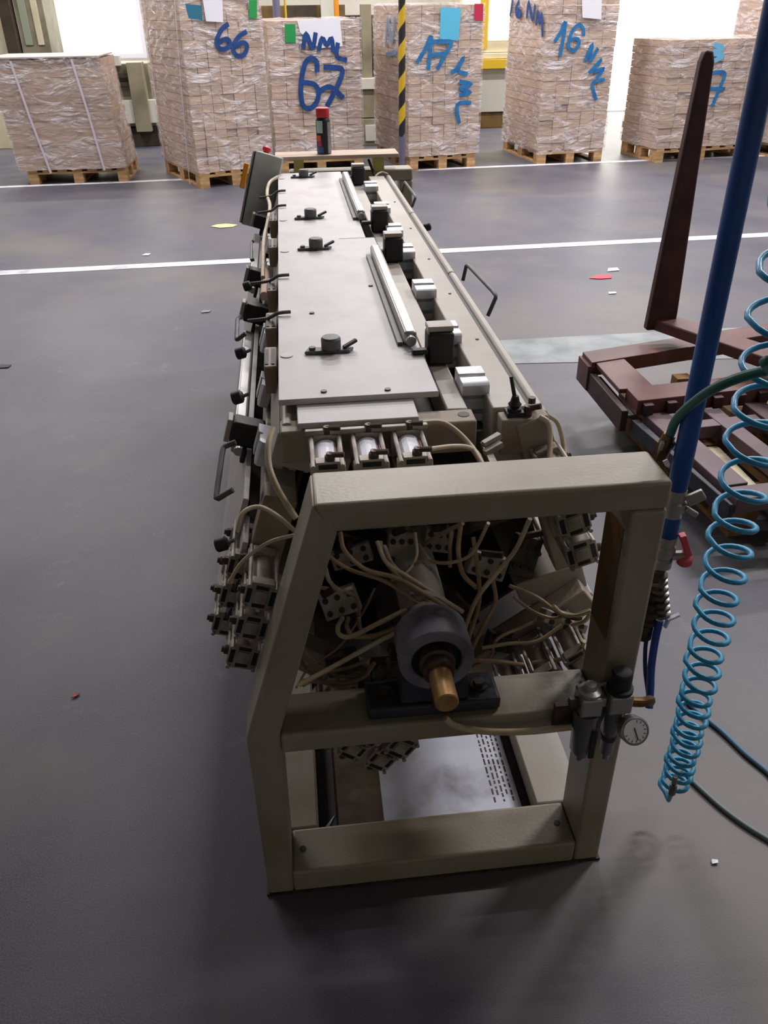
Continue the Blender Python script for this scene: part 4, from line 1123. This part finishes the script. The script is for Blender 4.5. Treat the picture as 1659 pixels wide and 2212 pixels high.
obj('striped_sleeve', mb, [m_k, M['yellow']], pole)

# ---------------------------------------------------------------- machinery behind the stacks
def machine_bg(name, loc, label, boxes, cat='machine'):
    r = empty(name, loc, label, cat)
    for nm, a, b, m_ in boxes:
        obj(nm, MB().box(a, b), M[m_], r, bevel=.006)
    return r
machine_bg('machine_cabinet', (-3.9, 12.6, 0), 'cream machine cabinet with tall panes behind the far left stack', [
    ('body', (-4.6, 12.60, 0), (-3.52, 13.4, 2.1), 'mcream'),
    ('black_post', (-3.51, 12.52, 0), (-3.36, 12.7, 2.1), 'mdark'),
    ('door_panel', (-3.34, 12.62, 0), (-2.98, 13.3, 2.1), 'mgrey'),
    ('glass_pane', (-3.29, 12.60, 1.22), (-3.19, 12.618, 2.05), 'glass'),
    ('glass_pane', (-3.13, 12.60, 1.22), (-3.05, 12.618, 2.05), 'mcream'),
    ('glass_pane', (-4.45, 12.585, 1.25), (-3.66, 12.598, 2.0), 'glass')])
machine_bg('conveyor_machine', (-2.2, 12.3, 0), 'olive grey machine with ribs and a pale lower door left of stack 66', [
    ('upper_panel', (-2.55, 12.30, .98), (-2.28, 12.4, 1.10), 'mlight'),
    ('upper_panel', (-2.27, 12.30, .98), (-2.08, 12.4, 1.10), 'mlight'),
    ('ribbed_body', (-2.56, 12.42, .25), (-1.75, 13.1, 1.0), 'mgrey'),
    ('shelf', (-2.5, 12.32, .84), (-2.0, 12.42, .90), 'mdark'),
    ('shelf', (-2.5, 12.32, .74), (-2.0, 12.42, .79), 'mdark'),
    ('column', (-2.0, 12.25, .2), (-1.8, 12.42, 1.02), 'mgrey'),
    ('lower_door', (-2.5, 12.30, .30), (-1.7, 12.41, .58), 'mlight'),
    ('dark_base', (-2.5, 12.40, 0), (-1.7, 13.0, .24), 'mdark')])
machine_bg('wrapping_machine', (.3, 13.4, 0), 'brown and cream machine rising above stack 67', [
    ('brown_panel', (-.45, 13.6, .0), (.95, 14.2, 1.62), 'mbrown'),
    ('dark_panel', (.10, 13.55, 1.2), (.55, 13.59, 1.62), 'mdark'),
    ('cream_panel', (-.7, 13.5, 0), (-.47, 14.2, 1.9), 'mlight'),
    ('cream_panel', (.60, 13.5, .9), (.80, 13.59, 1.9), 'mlight')])
for x, c_, r_, lb in ((-.02, 'pole_grey', .05, 'grey upright post left of the yellow posts above stack 67'), (.10, 'yellow', .015, 'thin yellow upright behind stack 67'), (.79, 'orange', .035, 'orange yellow upright post above the right side of stack 67')):
    obj('upright_post', MB().cyl((x, 13.0, 0), (x, 13.0, 3.0), r_, n=14), M[c_], None, label=lb, cat='post')
cm = empty('column_machine', (1.15, 12.0, 0), 'olive grey column machine with clamps between stack 67 and the striped pole', 'machine')
for nm, a, b, m_ in [
    ('column', (1.04, 12.0, .55), (1.17, 12.2, 1.62), 'mgrey'),
    ('base', (1.0, 11.9, 0), (1.6, 12.6, .32), 'mgrey'),
    ('lower_housing', (.98, 11.95, .33), (1.32, 12.4, .66), 'mgrey'),
    ('bracket', (1.0, 11.90, .67), (1.30, 12.1, .80), 'mlight'),
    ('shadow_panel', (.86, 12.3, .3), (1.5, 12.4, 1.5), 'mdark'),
    ('bright_clamp', (1.20, 11.98, .95), (1.28, 12.05, 1.40), 'mlight'),
    ('bright_clamp', (.93, 11.98, 1.05), (.99, 12.05, 1.42), 'mlight'),
    ('base_door', (1.05, 11.88, .05), (1.3, 11.898, .25), 'mlight')]:
    obj(nm, MB().box(a, b), M[m_], cm, bevel=.006)
obj('orange_sensor', MB().lathe((1.235, 11.93, .98), [(.02, 0), (.025, .01), (.025, .04), (.015, .05)], n=12), M['orange'], cm)
cb = empty('yellow_cabinet', (3.0, 13.2, 0), 'cream and yellow machine cabinet between stacks 17 and 16', 'machine')
for nm, a, b, m_ in [
    ('upper_housing', (2.55, 13.3, 1.0), (3.6, 13.9, 2.4), 'mcream'),
    ('glowing_panel', (2.60, 13.28, 1.15), (2.84, 13.299, 2.3), 'glow'),  # pale panel given a glow in place of bright light on it
    ('yellow_stripe', (2.86, 13.27, 1.05), (2.96, 13.299, 2.3), 'yellow'),
    ('glowing_panel', (2.98, 13.28, 1.15), (3.3, 13.299, 2.3), 'glow'),
    ('yellow_ledge', (2.5, 13.15, .80), (3.6, 13.9, .92), 'yellow'),
    ('cream_ledge', (2.5, 13.2, .925), (3.6, 13.9, .995), 'mcream'),
    ('lower_door', (2.52, 13.3, .22), (2.84, 13.9, .79), 'mlight'),
    ('lower_door', (2.86, 13.3, .22), (3.3, 13.9, .79), 'mlight'),
    ('plinth', (2.5, 13.35, 0), (3.6, 13.9, .21), 'mbrown')]:
    obj(nm, MB().box(a, b), M[m_], cb, bevel=.005)
mm2 = empty('valve_rack', (4.1, 12.8, 0), 'small dark rack of parts seen against the bright door', 'rack')
for i in range(4):
    obj('rack_shelf', MB().box((4.05, 12.7, .25 + .28 * i), (4.30, 12.9, .28 + .28 * i)), M['mgrey'], mm2)
    obj('dark_part', MB().lathe((4.13 + .03 * (i % 2), 12.78, .28 + .28 * i), [(.03, 0), (.05, .03), (.05, .1), (.02, .14)], n=12), M['mdark'], mm2)
for x in (4.06, 4.28):
    obj('rack_post', MB().box((x - .01, 12.72, 0), (x + .01, 12.74, 1.35)), M['mgrey'], mm2)

# ---------------------------------------------------------------- litter on the floor
def scrap(name, px, pts, m, label, cat='scrap'):
    return obj(name, MB().prism([(px[0] + x, px[1] + y, .0028 + .001 * (i % 2)) for i, (x, y) in enumerate(pts)], (0, 0, .002)), m, None, smooth=0, label=label, cat=cat)
scrap('paper_scrap', (-0.5969,7.3671,0.0), [(-.11, 0), (-.03, -.07), (.08, -.05), (.12, .02), (.02, .08), (-.06, .06)], mat('pale_yellow_scrap', (214, 214, 140), .7), 'pale yellow paper scrap on the floor left of the control box')
scrap('paper_scrap', (2.0719,5.3796,0.0), [(-.09, -.02), (-.02, -.05), (.06, -.04), (.09, .03), (0, .05)], mat('pink_red_scrap', (216, 78, 92), .7), 'pinkish red scrap on the floor beyond the pale patch')
scrap('film_scrap', (2.2011,5.5211,0.0), [(-.04, -.02), (.05, -.01), (.06, .06), (-.01, .05)], M['label'], 'clear whitish film scrap touching the pinkish red one')
scrap('paper_scrap', (-0.6844,1.7127,0.0), [(-.010, -.008), (.002, -.006), (.012, .006), (.004, .009)], M['red'], 'tiny red chip on the dark floor at left')
scrap('paper_scrap', (-1.1346,6.4928,0.0), [(-.03, -.02), (.02, -.03), (.03, .03), (-.01, .03)], M['white'], 'small white chip just above the white line at left')
scrap('paper_scrap', (-0.5746,5.0298,0.0), [(-.03, -.02), (.02, -.015), (.03, .02), (-.02, .02)], M['greyhose'], 'small grey chip left of the machine flank')
scrap('paper_scrap', (2.0226,5.014,0.0), [(-.03, -.015), (.02, -.015), (.03, .02), (-.02, .02)], M['label'], 'pale curled chip below the pinkish red scrap')
scrap('paper_scrap', (0.8185,1.017,0.0), [(-.008, -.004), (.006, -.004), (.009, .004), (-.004, .006)], M['label'], 'pale chip on the floor beside the thin grey hose')
scrap('rubber_lump', (-1.5766,4.26,0.0), [(-.03, -.02), (.03, -.02), (.035, .02), (-.02, .03)], M['black'], 'small black lump at the left edge of the floor')

# ---------------------------------------------------------------- ceiling lamps
LAMP_TXT = ['%s ceiling lamp of the row %s' % (a, b) for b in ('above the first white floor line', 'above the pallets', 'nearest the back wall') for a in ('left', 'middle', 'right')] + ['added dim fill lamp above the red-brown fork frames']
for i, (x, y, w) in enumerate(LAMPS):
    l = empty('ceiling_lamp', (x, y, LAMP_Z - .08), LAMP_TXT[i], 'lamp', 'ceiling lamps over the hall')
    obj('lamp_housing', MB().box((x - .78, y - .14, LAMP_Z - .03), (x + .78, y + .14, LAMP_Z + .03)), M['white'], l)
    for k in (-1, 1):
        obj('lamp_tube', MB().cyl((x - .74, y + .06 * k, LAMP_Z - .05), (x + .74, y + .06 * k, LAMP_Z - .05), .013, n=8), M['tube'], l)
    for k in (-1, 1):
        obj('hanger', MB().cyl((x + .6 * k, y, LAMP_Z + .03), (x + .6 * k, y, H), .004, n=6), M['steel'], l)
